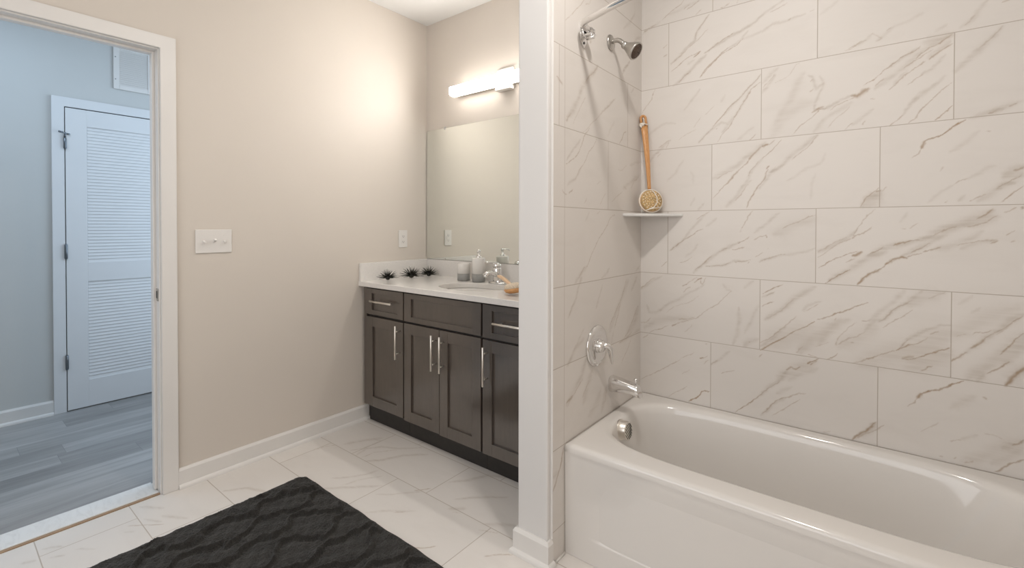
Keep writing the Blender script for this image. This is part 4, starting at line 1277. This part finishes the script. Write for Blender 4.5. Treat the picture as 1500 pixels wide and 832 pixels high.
# apron with a shallow recessed panel, bottom ledge sharp, top and sides soft
mb = MB()
xs = np.concatenate([np.linspace(TX0+0.0005, TX0+0.16, 40), np.linspace(TX0+0.17, TX1-0.17, 40), np.linspace(TX1-0.16, TX1-0.0005, 30)])
zs = np.concatenate([np.linspace(0.0008, 0.085, 10), np.linspace(0.088, 0.110, 23), np.linspace(0.115, 0.34, 20), np.linspace(0.345, TZ-0.022, 14)])
sm = lambda t_: (lambda c: c*c*(3-2*c))(min(1.0, max(0.0, t_)))
rows = []
for z in zs:
    r_row = []
    for x in xs:
        side = sm((x-(TX0+0.088))/0.16)*sm(((TX1-0.088)-x)/0.16)
        d = 0.013*side*sm((z-0.0905)/0.013)*(1-sm((z-0.22)/0.18))
        r_row.append(Vector((x, YN+0.002+d+0.006*(1-z/0.43), z)))
    rows.append(r_row)
mb.grid(rows)
mb.grid([[p+Vector((0, 0.004, 0)) for p in (rows[0][0], rows[0][-1])], [p+Vector((0, 0.004, 0)) for p in (rows[-1][0], rows[-1][-1])]], flip=True, smooth=False)
obj('apron', mb, M['tub'], tub)
# overflow cover on the drain end
OC = Vector((1.787, -0.463, 0.388)); ON = Vector((1, 0, 0.10)).normalized()
fr = tilt(OC, ON)
mb = MB(); mb.lathe([(0.0, -0.008), (0.043, -0.008), (0.043, 0.000), (0.040, 0.002), (0.038, 0.003), (0.038, 0.030), (0.036, 0.033), (0.0, 0.0335)], fr, 40)
oc_ = obj('overflow_cover', mb, M['nickelbar'], tub, label='round metal overflow cover with slanted slots')
mb = MB()
for i in range(-3, 4):
    t_ = i*0.0098; hl = math.sqrt(max(0.0, 0.0325**2-t_**2))
    if hl < 0.006: continue
    mt = fr @ Matrix.Rotation(R_(-52), 4, 'Z')
    mb.box(-hl, hl, t_-0.0016, t_+0.0016, 0.0325, 0.0342, 0.0, 1, mt)
obj('slots', mb, M['slot'], oc_)
mb = MB(); mb.lathe([(0.0, 0.0), (0.036, 0.0), (0.036, 0.003), (0.028, 0.005), (0.0, 0.005)], Matrix.Translation((1.98, -0.415, TZ-0.3548)), 32)
obj('drain', mb, M['chrome'], tub)

# ------------------------------------------------------------------ tub spout, valve, shower head, rod
sp = thing('tub_spout', 'chrome tub spout with a pull knob, low on the tiled wall over the tub rim', 'tub spout', (XF, -0.40, 0.56))
ys = -0.40
def blob(c, w_, h_, n=28, e=2.6):
    return [Vector((c[0], c[1]+w_*sup((math.cos(2*math.pi*j/n), math.sin(2*math.pi*j/n)), e)[0], c[2]+h_*sup((math.cos(2*math.pi*j/n), math.sin(2*math.pi*j/n)), e)[1])) for j in range(n)]
def tiltring(x, zc, w_, h_, lean, n=28, e=2.8):
    out = []
    for j in range(n):
        s_ = sup((math.cos(2*math.pi*j/n), math.sin(2*math.pi*j/n)), e)
        out.append(Vector((x+lean*s_[1]*h_, ys+w_*s_[0], zc+h_*s_[1])))
    return out
mb = MB()
rr_ = [(XF+0.0005, 0.5585, 0.030, 0.034, 0.0), (XF+0.003, 0.5585, 0.032, 0.036, 0.0), (XF+0.020, 0.5585, 0.031, 0.035, 0.0), (XF+0.05, 0.5590, 0.028, 0.031, 0.0),
       (XF+0.085, 0.5570, 0.0255, 0.0265, -0.05), (XF+0.104, 0.5545, 0.0245, 0.0255, -0.12), (XF+0.122, 0.5510, 0.0235, 0.0265, -0.2), (XF+0.134, 0.5485, 0.0230, 0.0275, -0.25), (XF+0.1375, 0.5480, 0.0215, 0.0260, -0.25), (XF+0.138, 0.5480, 0.0180, 0.0225, -0.25)]
mb.grid([tiltring(*a) for a in rr_], close_u=True, cap0=True, cap1=True)
mb.tube([(XF+0.117, ys, 0.558), (XF+0.118, ys, 0.540), (XF+0.119, ys, 0.527)], [0.0185, 0.018, 0.0165], 24, flat=[0.0165, 0.016, 0.015])
obj('body', mb, M['chrome'], sp)
mb = MB(); mb.cyl((XF+0.119, ys, 0.578), (XF+0.1185, ys, 0.597), 0.0035, 12); mb.lathe([(0.003, 0.592), (0.008, 0.596), (0.0085, 0.600), (0.006, 0.603), (0.0, 0.6035)], Matrix.Translation((XF+0.1185, ys, 0)), 16)
obj('diverter_knob', mb, M['chrome'], sp)

vv = thing('shower_valve', 'chrome round shower valve plate with a curved lever on the tiled wall', 'shower valve', (XF, -0.545, 0.76))
VC = Vector((XF+0.0006, -0.545, 0.760)); fr = tilt(VC, (1, 0, 0))
mb = MB(); mb.lathe([(0.088, 0.0), (0.089, 0.003), (0.087, 0.008), (0.080, 0.0125), (0.066, 0.0145), (0.045, 0.0135), (0.030, 0.013), (0.0, 0.013)], fr, 64)
obj('plate', mb, M['chrome'], vv)
mb = MB(); mb.lathe([(0.027, 0.012), (0.028, 0.018), (0.026, 0.026), (0.0255, 0.030), (0.021, 0.038), (0.012, 0.042), (0.0, 0.043)], fr, 36)
mb.lathe([(0.030, 0.0125), (0.030, 0.018), (0.027, 0.0195)], fr, 36)
hb = obj('hub', mb, M['chrome'], vv)
mb = MB()
lv = [VC+Vector(p) for p in ((0.030, 0.000, 0.004), (0.039, 0.004, 0.008), (0.048, 0.012, 0.005), (0.054, 0.020, -0.010), (0.056, 0.026, -0.030), (0.056, 0.030, -0.050), (0.058, 0.033, -0.068), (0.060, 0.034, -0.077))]
mb.tube(lv, [0.014, 0.019, 0.021, 0.019, 0.015, 0.0115, 0.0095, 0.006], 20, flat=[0.013, 0.015, 0.014, 0.011, 0.009, 0.007, 0.0055, 0.004], up=(0, 0, 1))
obj('lever', mb, M['chrome'], vv)
for a in (-90-18, -90+18):
    mb = MB(); c = VC+Vector((0.0105, 0.070*math.cos(R_(a)), 0.070*math.sin(R_(a)))); mb.lathe([(0.0, 0.0), (0.005, 0.0), (0.0045, 0.004), (0.0, 0.005)], tilt(c, (1, 0, 0)), 14); obj('screw', mb, M['chrome'], vv)

sh = thing('wall_shower', 'brushed nickel shower head on a bent arm near the top of the tiled wall', 'shower head', (XF, -0.42, 2.10))
SC_ = Vector((XF+0.0006, -0.42, 2.098)); fr = tilt(SC_, (1, 0, 0))
mb = MB(); mb.lathe([(0.034, 0.0), (0.035, 0.003), (0.031, 0.008), (0.020, 0.0115), (0.013, 0.013), (0.0, 0.013)], fr, 40); obj('flange', mb, M['brushed'], sh)
arm = [SC_+Vector(p) for p in ((0.004, 0, 0), (0.020, 0, 0.003), (0.034, 0, 0.003), (0.047, 0, -0.003), (0.058, 0, -0.014), (0.071, 0, -0.031))]
mb = MB(); mb.tube(arm, 0.0105, 18); obj('arm', mb, M['brushed'], sh)
hd = Vector((0.085, 0, -0.062)).normalized(); hb0 = SC_+Vector((0.064, 0, -0.024)); fr = tilt(hb0, hd)
mb = MB(); mb.lathe([(0.0, -0.002), (0.014, -0.002), (0.0165, 0.004), (0.0165, 0.014), (0.0145, 0.016), (0.018, 0.020), (0.027, 0.040), (0.035, 0.058), (0.0385, 0.066), (0.0395, 0.070), (0.0385, 0.074), (0.034, 0.0745), (0.033, 0.072)], fr, 40)
hh = obj('head', mb, M['brushed'], sh)
mb = MB(); mb.lathe([(0.0345, 0.070), (0.0335, 0.0735), (0.0, 0.0742)], fr, 40)
for rr_, nn in ((0.008, 6), (0.017, 12), (0.026, 18)):
    for j in range(nn):
        a = 2*math.pi*j/nn; c = fr @ Vector((rr_*math.cos(a), rr_*math.sin(a), 0.073)); mb.cyl(c, c+hd*0.004, 0.0016, 8, r1=0.001)
obj('face_plate', mb, M['nozzle'], hh, label='brown nozzle face')

rd = thing('shower_rod', 'curved chrome shower curtain rod along the top of the picture over the tub', 'shower rod', (2.47, -0.70, 2.07))
RY0, RZ = -0.668, 2.072
fr_y = RY0
path = [(XF+0.034, fr_y-0.008, 2.058), (XF+0.030, fr_y-0.030, 2.066), (XF+0.032, fr_y-0.050, RZ), (XF+0.045, fr_y-0.066, RZ), (XF+0.07, fr_y-0.077, RZ)]
xa, xb = XF+0.10, XE-0.0095-0.10
for i in range(0, 25):
    t_ = i/24; x = xa+(xb-xa)*t_
    path.append((x, fr_y-0.084-0.13*math.sin(math.pi*t_)**0.9, RZ))
end = [(XE-0.0095-(p[0]-XF), p[1], p[2]) for p in path[:5]][::-1]
mb = MB(); mb.tube(path+end, 0.0128, 18); obj('rod', mb, M['chrome'], rd)
for s_, xw in ((1, XF+0.0006), (-1, XE-0.0096)):
    mb = MB()
    # back plate: rounded shield against the tile, with a pivoting clamp
    poly = [(fr_y-0.026, 2.098), (fr_y+0.026, 2.098), (fr_y+0.030, 2.060), (fr_y+0.022, 2.022), (fr_y, 1.998), (fr_y-0.022, 2.022), (fr_y-0.030, 2.060)]
    mb.prism(poly, 'x', xw, xw+s_*0.006)
    mb.cyl((xw+s_*0.004, fr_y, 2.060), (xw+s_*0.018, fr_y, 2.060), 0.024, 24, bev=0.002)
    mb.cyl((xw+s_*0.016, fr_y+0.004, 2.036), (xw+s_*0.052, fr_y+0.004, 2.036), 0.009, 18, bev=0.001)
    mb.cyl((xw+s_*0.034, fr_y+0.004, 2.050), (xw+s_*0.034, fr_y+0.004, 2.064), 0.0185, 24, bev=0.002)
    mb.box(min(xw+s_*0.016, xw+s_*0.050), max(xw+s_*0.016, xw+s_*0.050), fr_y-0.016, fr_y+0.022, 2.040, 2.050, 0.003, 2)
    mb.ball((xw+s_*0.034, fr_y-0.002, 2.058), 0.0165, 20)
    bk = obj('bracket', mb, M['chrome'], rd)
    mb = MB(); mb.cyl((xw+s_*0.0055, fr_y, 2.018), (xw+s_*0.0085, fr_y, 2.018), 0.005, 14); obj('screw', mb, M['slot'], bk)

# ------------------------------------------------------------------ corner shelf with leaning brush
mb = MB(); P0 = Vector((XF+0.0008, YT-0.0008)); LA, LB = 0.216, 0.212
edge = []
for i in range(13):
    t_ = i/12; bow = 0.014*4*t_*(1-t_)
    e = Vector((P0.x+LB*(1-t_), P0.y-LA*t_))
    edge.append(e+Vector((1, -1)).normalized()*bow)
top = [P0+(e-P0)*f for f, e in ()] if False else None
def ring(ins, z):
    r0 = [Vector((P0.x, P0.y, z))]
    for e in edge:
        d = (e-P0); r0.append(Vector((*(P0+d*(1-ins/d.length)), z)))
    return r0
zt, th = 1.3350, 0.0135
mb.grid([ring(0.004, zt-th), ring(0.001, zt-th+0.002), ring(0, zt-th/2), ring(0.001, zt-0.002), ring(0.004, zt)], close_u=True, cap0=True, cap1=True, smooth=False, flip=True)
shf = obj('corner_shelf', mb, M['marble'], None, (P0.x+0.06, P0.y-0.06, zt-th))
tag(shf, 'white marble corner shelf where the two tiled walls meet', 'shelf')

def brush_handle(mb, pts, w0, w1, w2, th0, th1, up):
    n = len(pts); ws = []; ts = []
    for i in range(n):
        t_ = i/(n-1); ws.append(w0+(w1-w0)*min(1, t_*1.4) if t_ < 0.72 else w1+(w2-w1)*((t_-0.72)/0.28)); ts.append(th0+(th1-th0)*t_)
    ws[0] *= 0.6; ts[0] *= 0.6
    mb.tube(pts, ws, 18, flat=ts, up=up)
br = thing('bath_brush', 'long handled wooden bath brush leaning in the corner on the marble shelf', 'brush', (1.785, -0.135, zt))
hn = Vector((0.62, -0.74, 0.20)).normalized()                # bristle side faces the room
HCN = Vector((1.783, -0.140, zt+0.0585+0.002)); fr = tilt(HCN, hn)
sidev = hn.cross(Vector((0, 0, 1))).normalized(); upv = sidev.cross(hn).normalized()
mb = MB(); mb.lathe([(0.0, -0.016), (0.040, -0.015), (0.053, -0.009), (0.0575, -0.002), (0.0575, 0.006), (0.055, 0.009), (0.050, 0.0095), (0.0, 0.0095)], fr, 48)
hd_ = obj('head', mb, M['palewood'], br, label='round pale wooden brush head')
mb = MB(); mb.lathe([(0.0495, 0.008), (0.0515, 0.018), (0.050, 0.021), (0.030, 0.0235), (0.0, 0.024)], fr, 48); obj('bristles', mb, M['bristle2'], hd_)
mb = MB(); rng = random.Random(3)
for rr_, nn in ((0.010, 5), (0.021, 9), (0.032, 14), (0.042, 18)):
    for j in range(nn):
        a = 2*math.pi*(j+0.4*rr_*100)/nn; c = fr @ Vector((rr_*math.cos(a), rr_*math.sin(a), 0.021)); mb.ball(c+hn*0.001, 0.0024, 8)
obj('bristle_tufts', mb, M['tuft'], hd_)
mb = MB()
a0 = [fr @ Vector((0.0565*math.cos(2*math.pi*j/48), 0.0565*math.sin(2*math.pi*j/48), 0.009)) for j in range(49)]
mb.tube(a0, 0.0026, 8, cap=False)
obj('rim_band', mb, M['tuft'], hd_)
HB = HCN+upv*0.050+hn*(-0.004); HT = Vector((XF+0.016, YT-0.020, 1.829))
pts = [HT+(HB-HT)*(i/14)+hn*(0.012*math.sin(math.pi*i/14)) for i in range(15)]
dirn = (HB-HT).normalized()
mb = MB()
# slotted handle: two rails around the hanging hole, then a tapering shaft
sv = hn.cross(dirn).normalized()
mb_pts = pts[2:]
n = len(mb_pts); ws = [0.0175-(0.0175-0.0080)*(i/(n-1))**0.9 for i in range(n)]; ts = [0.0075-0.0015*(i/(n-1)) for i in range(n)]
mb.tube(mb_pts, ws, 20, flat=ts, up=hn)
loop = []
for i in range(17):
    a = math.pi*i/16; loop.append(HT+dirn*(0.012-0.012*math.sin(a))+sv*(0.0115*math.cos(a)))
L0 = [pts[2]+sv*0.0115+dirn*0.004, HT+dirn*0.020+sv*0.0115]; L1 = [HT+dirn*0.020-sv*0.0115, pts[2]-sv*0.0115+dirn*0.004]
mb.tube(L0+loop+L1, 0.0058, 12, flat=0.0068)
obj('handle', mb, M['beech'], br, label='orange toned wooden handle')
mb = MB()
kn = HT+dirn*0.045+hn*0.012
mb.tube([HT+dirn*0.010+hn*0.004, HT+dirn*0.022+hn*0.010, kn], 0.0026, 8)
ringp = [HT+dirn*(0.045+0.003*math.sin(2*a))+sv*(0.0215*math.cos(a))+hn*(0.0115*math.sin(a)) for a in [2*math.pi*i/28 for i in range(29)]]
mb.tube(ringp, 0.0030, 8, cap=False)
mb.ball(kn+sv*(-0.010)+dirn*0.006, 0.0085, 14); mb.tube([kn-sv*0.008, kn-sv*0.018+dirn*0.012, kn-sv*0.016+dirn*0.022], [0.004, 0.0045, 0.0035], 10)
mb.tube([kn-sv*0.004, kn-sv*0.020+dirn*0.002, kn-sv*0.024+dirn*0.012, kn-sv*0.018+dirn*0.016], 0.0028, 8)
obj('cord', mb, M['cord'], br, label='knotted cotton hanging cord')
mb = MB()
cv = [fr @ Vector(p) for p in ((-0.004, 0.056, 0.012), (0.012, 0.040, 0.0268), (0.024, 0.014, 0.0280), (0.024, -0.012, 0.0280), (0.008, -0.034, 0.0272), (-0.018, -0.046, 0.0255), (-0.030, -0.049, 0.020))]
mb.tube(cv, 0.0022, 8)
cv = [fr @ Vector(p) for p in ((-0.018, -0.046, 0.0255), (0.006, -0.040, 0.0272), (0.030, -0.038, 0.0262), (0.048, -0.030, 0.020))]
mb.tube(cv, 0.0016, 8)
obj('cord', mb, M['tuft'], hd_, label='thin white cord over the bristles')

# ------------------------------------------------------------------ things on the countertop
ZC = ZT+0.0006
tm = thing('tumbler', 'short white tumbler with a grey base band on the vanity next to the soap pump', 'tumbler', (0.508, -0.130, ZC))
c = Matrix.Translation((0.508, -0.130, ZC))
mb = MB(); mb.lathe([(0.0, 0.001), (0.0400, 0.001), (0.0418, 0.003), (0.0420, 0.046)], c, 40); obj('band', mb, M['band'], tm, label='matte grey lower band')
mb = MB(); mb.lathe([(0.0, 0.0455), (0.0422, 0.0455), (0.0424, 0.110), (0.0415, 0.1125), (0.0395, 0.1125), (0.0385, 0.110), (0.0380, 0.050), (0.0, 0.050)], c, 40); obj('cup', mb, M['ceramic'], tm)
sd = thing('soap_dispenser', 'tall white soap pump bottle with grey base band and chrome pump on the vanity', 'soap dispenser', (0.640, -0.128, ZC))
c = Matrix.Translation((0.640, -0.128, ZC))
mb = MB(); mb.lathe([(0.0, 0.001), (0.0405, 0.001), (0.0423, 0.003), (0.0425, 0.053)], c, 40); obj('band', mb, M['band'], sd, label='matte grey lower band')
mb = MB(); mb.lathe([(0.0, 0.0525), (0.0427, 0.0525), (0.0429, 0.148), (0.0415, 0.1525), (0.036, 0.1545), (0.018, 0.155), (0.0, 0.155)], c, 40); obj('bottle', mb, M['ceramic'], sd)
mb = MB(); mb.lathe([(0.0175, 0.154), (0.0180, 0.158), (0.0165, 0.166), (0.0120, 0.169), (0.0075, 0.171), (0.0070, 0.186), (0.0110, 0.188), (0.0120, 0.200), (0.0110, 0.206), (0.0, 0.2075)], c, 24)
pm_ = obj('pump', mb, M['chrome'], sd, label='chrome pump top')
nd = Vector((0.62, -0.785, 0)); b0 = Vector((0.640, -0.128, ZC+0.1985))
mb = MB(); mb.tube([b0, b0+nd*0.025+Vector((0, 0, 0.002)), b0+nd*0.042, b0+nd*0.050-Vector((0, 0, 0.006))], [0.0065, 0.0055, 0.0048, 0.004], 14)
obj('nozzle', mb, M['chrome'], pm_)

fx, fy = 0.785, -0.112
fa = thing('faucet', 'chrome single lever faucet behind the oval sink on the vanity', 'faucet', (fx, fy, ZC))
c = Matrix.Translation((fx, fy, ZC))
mb = MB(); mb.lathe([(0.0, 0.0), (0.060, 0.0), (0.061, 0.003), (0.056, 0.008), (0.036, 0.011), (0.028, 0.015)], c, 40, sx=1.15, sy=0.62); obj('base', mb, M['chrome'], fa)
mb = MB()
body = [(fx, fy+0.006, ZC+0.006), (fx, fy+0.002, ZC+0.035), (fx, fy-0.003, ZC+0.065), (fx, fy-0.006, ZC+0.092), (fx, fy-0.007, ZC+0.104)]
mb.tube(body, [0.037, 0.033, 0.030, 0.027, 0.022], 24, flat=[0.030, 0.029, 0.028, 0.026, 0.022], up=(0, 1, 0))
spt = [(fx, fy-0.006, ZC+0.052), (fx, fy-0.040, ZC+0.066), (fx, fy-0.075, ZC+0.072), (fx, fy-0.103, ZC+0.068), (fx, fy-0.118, ZC+0.060)]
mb.tube(spt, [0.026, 0.022, 0.019, 0.0175, 0.016], 20, flat=[0.023, 0.017, 0.0145, 0.013, 0.012], up=(0, 0, 1))
mb.cyl((fx, fy-0.112, ZC+0.064), (fx, fy-0.114, ZC+0.046), 0.0125, 20, bev=0.001)
obj('body', mb, M['chrome'], fa)
mb = MB()
mb.lathe([(0.025, 0.0), (0.0275, 0.006), (0.0265, 0.016), (0.019, 0.024), (0.0, 0.027)], Matrix.Translation((fx, fy-0.007, ZC+0.103)), 28)
lev = [(fx, fy+0.004, ZC+0.116), (fx, fy-0.022, ZC+0.126), (fx, fy-0.060, ZC+0.134), (fx, fy-0.095, ZC+0.136), (fx, fy-0.112, ZC+0.134)]
mb.tube(lev, [0.020, 0.0195, 0.0155, 0.0125, 0.009], 18, flat=[0.012, 0.011, 0.008, 0.006, 0.005], up=(0, 0, 1))
obj('lever', mb, M['chrome'], fa)

b2 = thing('bath_brush', 'pale wooden bath brush lying on the vanity beside the partition, handle propped on faucet', 'brush', (1.165, -0.43, ZC))
hn2 = Vector((-0.15, -0.02, 0.988)).normalized(); H2 = Vector((1.172, -0.432, ZC+0.0255)); fr = tilt(H2, hn2)
mb = MB(); mb.lathe([(0.0, -0.017), (0.030, -0.016), (0.049, -0.009), (0.0555, 0.001), (0.0555, 0.006), (0.052, 0.010), (0.0, 0.010)], fr, 48)
h2 = obj('head', mb, M['beech'], b2, label='round wooden brush head')
mb = MB(); mb.lathe([(0.0525, 0.009), (0.0535, 0.016), (0.049, 0.027), (0.036, 0.034), (0.018, 0.037), (0.0, 0.038)], fr, 48); obj('bristles', mb, M['bristle'], h2)
mb = MB()
A_ = H2+Vector((-0.040, 0.030, 0.010)); B_ = Vector((0.862, -0.192, ZC+0.058))
pts = [A_+(B_-A_)*(i/12)+Vector((0, 0, 0.006*math.sin(math.pi*i/12))) for i in range(13)][::-1]
mb.tube(pts, [0.010, 0.0150, 0.0155, 0.0155, 0.0150, 0.0145, 0.014, 0.013, 0.012, 0.011, 0.0105, 0.0105, 0.011], 18, flat=[0.006, 0.0085]+[0.009]*11, up=(0, 0, 1))
obj('handle', mb, M['palewood'], b2)

# spiky sea-urchin ornaments
def urchin_mesh(seed):
    rng = random.Random(seed); core = MB(); core.ball((0, 0, 0.016), 0.017, 18, (1, 1, 0.85))
    sp_ = MB(); n = 54; ga = math.pi*(3-math.sqrt(5))
    for i in range(n):
        zz = 1-(i+0.5)/n*1.12; zz = max(zz, -0.10)
        a = i*ga+rng.uniform(-0.15, 0.15); r0 = math.sqrt(max(0, 1-zz*zz))
        d = Vector((r0*math.cos(a), r0*math.sin(a), zz)).normalized()
        L = rng.uniform(0.048, 0.062)+0.022*(1-max(0, zz))
        p = Vector((0, 0, 0.016))+d*0.012; q = Vector((0, 0, 0.016))+d*L
        if q.z < 0.002: q.z = 0.002
        sp_.cyl(p, q, 0.0029, 6, r1=0.0006)
    return core, sp_
spots = [((0.108, -0.435), 0.3, 0.98, 'leftmost black spiky ornament, nearest the front edge of the vanity counter'),
         ((0.138, -0.262), 1.9, 1.08, 'middle of the three black spiky ornaments on the vanity counter'),
         ((0.142, -0.108), 4.0, 1.0, 'black spiky ornament farthest back, in the corner below the mirror')]
core, spk = urchin_mesh(5)
u0 = thing('spiky_ornament', spots[0][3], 'ornament', (0, 0, 0), 'spiky ornaments on the vanity')
obj('core', core, M['spike'], u0); obj('spikes', spk, M['spike'], u0)
for i, ((ux, uy), rz, sc, lb) in enumerate(spots):
    if i == 0: r0 = u0
    else:
        r0 = u0.copy(); COL.objects.link(r0); r0['label'] = lb
        for ch in list(u0.children):
            k_ = ch.copy(); COL.objects.link(k_); k_.parent = r0
    r0.location = (ux, uy, ZC); r0.rotation_euler = (0, 0, rz); r0.scale = (sc, sc, sc)

# ------------------------------------------------------------------ bath mat
mx0, mx1, my0, my1 = 0.372, 1.78, -2.05, -1.150
na, nb_ = 420, 270
X, Y = np.meshgrid(np.linspace(mx0, mx1, na), np.linspace(my0, my1, nb_))
rng = np.random.RandomState(11)
wx = np.zeros_like(X); wy = np.zeros_like(X)
for wl, amp in ((0.34, 0.016), (0.17, 0.010), (0.07, 0.004)):
    for q in range(4):
        th = rng.rand()*6.283; k_ = 6.283/wl
        s_ = k_*(X*np.cos(th)+Y*np.sin(th)); wx += amp*0.5*np.sin(s_+rng.rand()*6); wy += amp*0.5*np.sin(s_+rng.rand()*6)
U, V = (X-mx0)+wx, (Y-my1)+wy
# interlaced ogee lattice: neighbouring wavy cords touch
PU, PV, AM = 0.150, 0.235, 0.058
best = np.full(X.shape, 9.0)
for kk in range(-2, 14):
    cpos = kk*PU*0.8+AM*0.55*np.sin(2*np.pi*V/PV+kk*np.pi)
    dd_ = np.abs(U-cpos)/np.sqrt(1+(AM*0.55*2*np.pi/PV*np.cos(2*np.pi*V/PV+kk*np.pi))**2)
    best = np.minimum(best, dd_)
tw = 0.0125+0.0045*np.sin(2*np.pi*(V/0.058+U/0.08))
de = np.minimum(np.minimum(X-mx0, mx1-X), np.minimum(Y-my0, my1-Y))
rope = np.clip(1-(best/tw)**2, 0, 1)**0.6*np.clip((de-0.012)/0.03, 0, 1)
h = 0.011+0.0175*rope
fine = rng.rand(*X.shape)
fine = (fine+np.roll(fine, 1, 0)+np.roll(fine, 1, 1))/3
h += 0.0065*(fine-0.5)
lump = sum(0.0016*np.sin(6.283/wl*(X*np.cos(t_)+Y*np.sin(t_))+p_) for wl, t_, p_ in ((0.11, 0.4, 1.), (0.09, 1.7, 2.), (0.06, 2.6, .5), (0.045, 0.9, 4.)))
h += lump
de = np.minimum(np.minimum(X-mx0, mx1-X), np.minimum(Y-my0, my1-Y))
e_ = np.clip(de/0.022, 0, 1); h = 0.003+(h-0.003)*np.sqrt(1-(1-e_)**2)
# rounded corners: squeeze outline
cr = 0.045
cxn = np.clip(X, mx0+cr, mx1-cr); cyn = np.clip(Y, my0+cr, my1-cr)
dx, dy = X-cxn, Y-cyn; ln = np.hypot(dx, dy); mxn = np.maximum(np.abs(dx), np.abs(dy))
f = np.where(ln > 1e-9, mxn/np.maximum(ln, 1e-9), 1.0); X2, Y2 = cxn+dx*f, cyn+dy*f
wob = 0.0022*np.sin(X*17.0)+0.001*np.sin(X*51.0+1.0); Y2 = Y2+wob*np.clip(1-(my1-Y)/0.1, 0, 1)
wob = 0.002*np.sin(Y*17.0)+0.001*np.sin(Y*61.0+1.0); X2 = X2+wob*np.clip(1-(X-mx0)/0.1, 0, 1)
mat_root = thing('bath_mat', 'plush black bath mat with a raised lattice pattern on the marble floor', 'bath mat', ((mx0+mx1)/2, (my0+my1)/2, 0.0005))
mb = MB()
rows = [[Vector((X2[j, i], Y2[j, i], 0.0006+h[j, i])) for i in range(na)] for j in range(nb_)]
mb.grid(rows)
pile = obj('pile', mb, M['rug'], mat_root)
at = pile.data.attributes.new('cord', 'FLOAT_COLOR', 'POINT')
cc_ = np.ones((na*nb_, 4), np.float32); cc_[:, :3] = rope.ravel()[:, None]
at.data.foreach_set('color', cc_.ravel())
mb = MB()
per = [(X2[0, i], Y2[0, i]) for i in range(0, na, 4)]+[(X2[j, -1], Y2[j, -1]) for j in range(0, nb_, 4)]+[(X2[-1, i], Y2[-1, i]) for i in range(na-1, -1, -4)]+[(X2[j, 0], Y2[j, 0]) for j in range(nb_-1, -1, -4)]
cen = Vector(((mx0+mx1)/2, (my0+my1)/2, 0))
t = bmesh.new(); A = [t.verts.new((p[0], p[1], 0.0006)) for p in per]; B = [t.verts.new((p[0], p[1], 0.0055)) for p in per]; nn = len(per)
for i in range(nn): t.faces.new((A[i], A[(i+1) % nn], B[(i+1) % nn], B[i]))
t.faces.new(A[::-1]); mb.add(t)
obj('binding', mb, M['rug_edge'], mat_root)
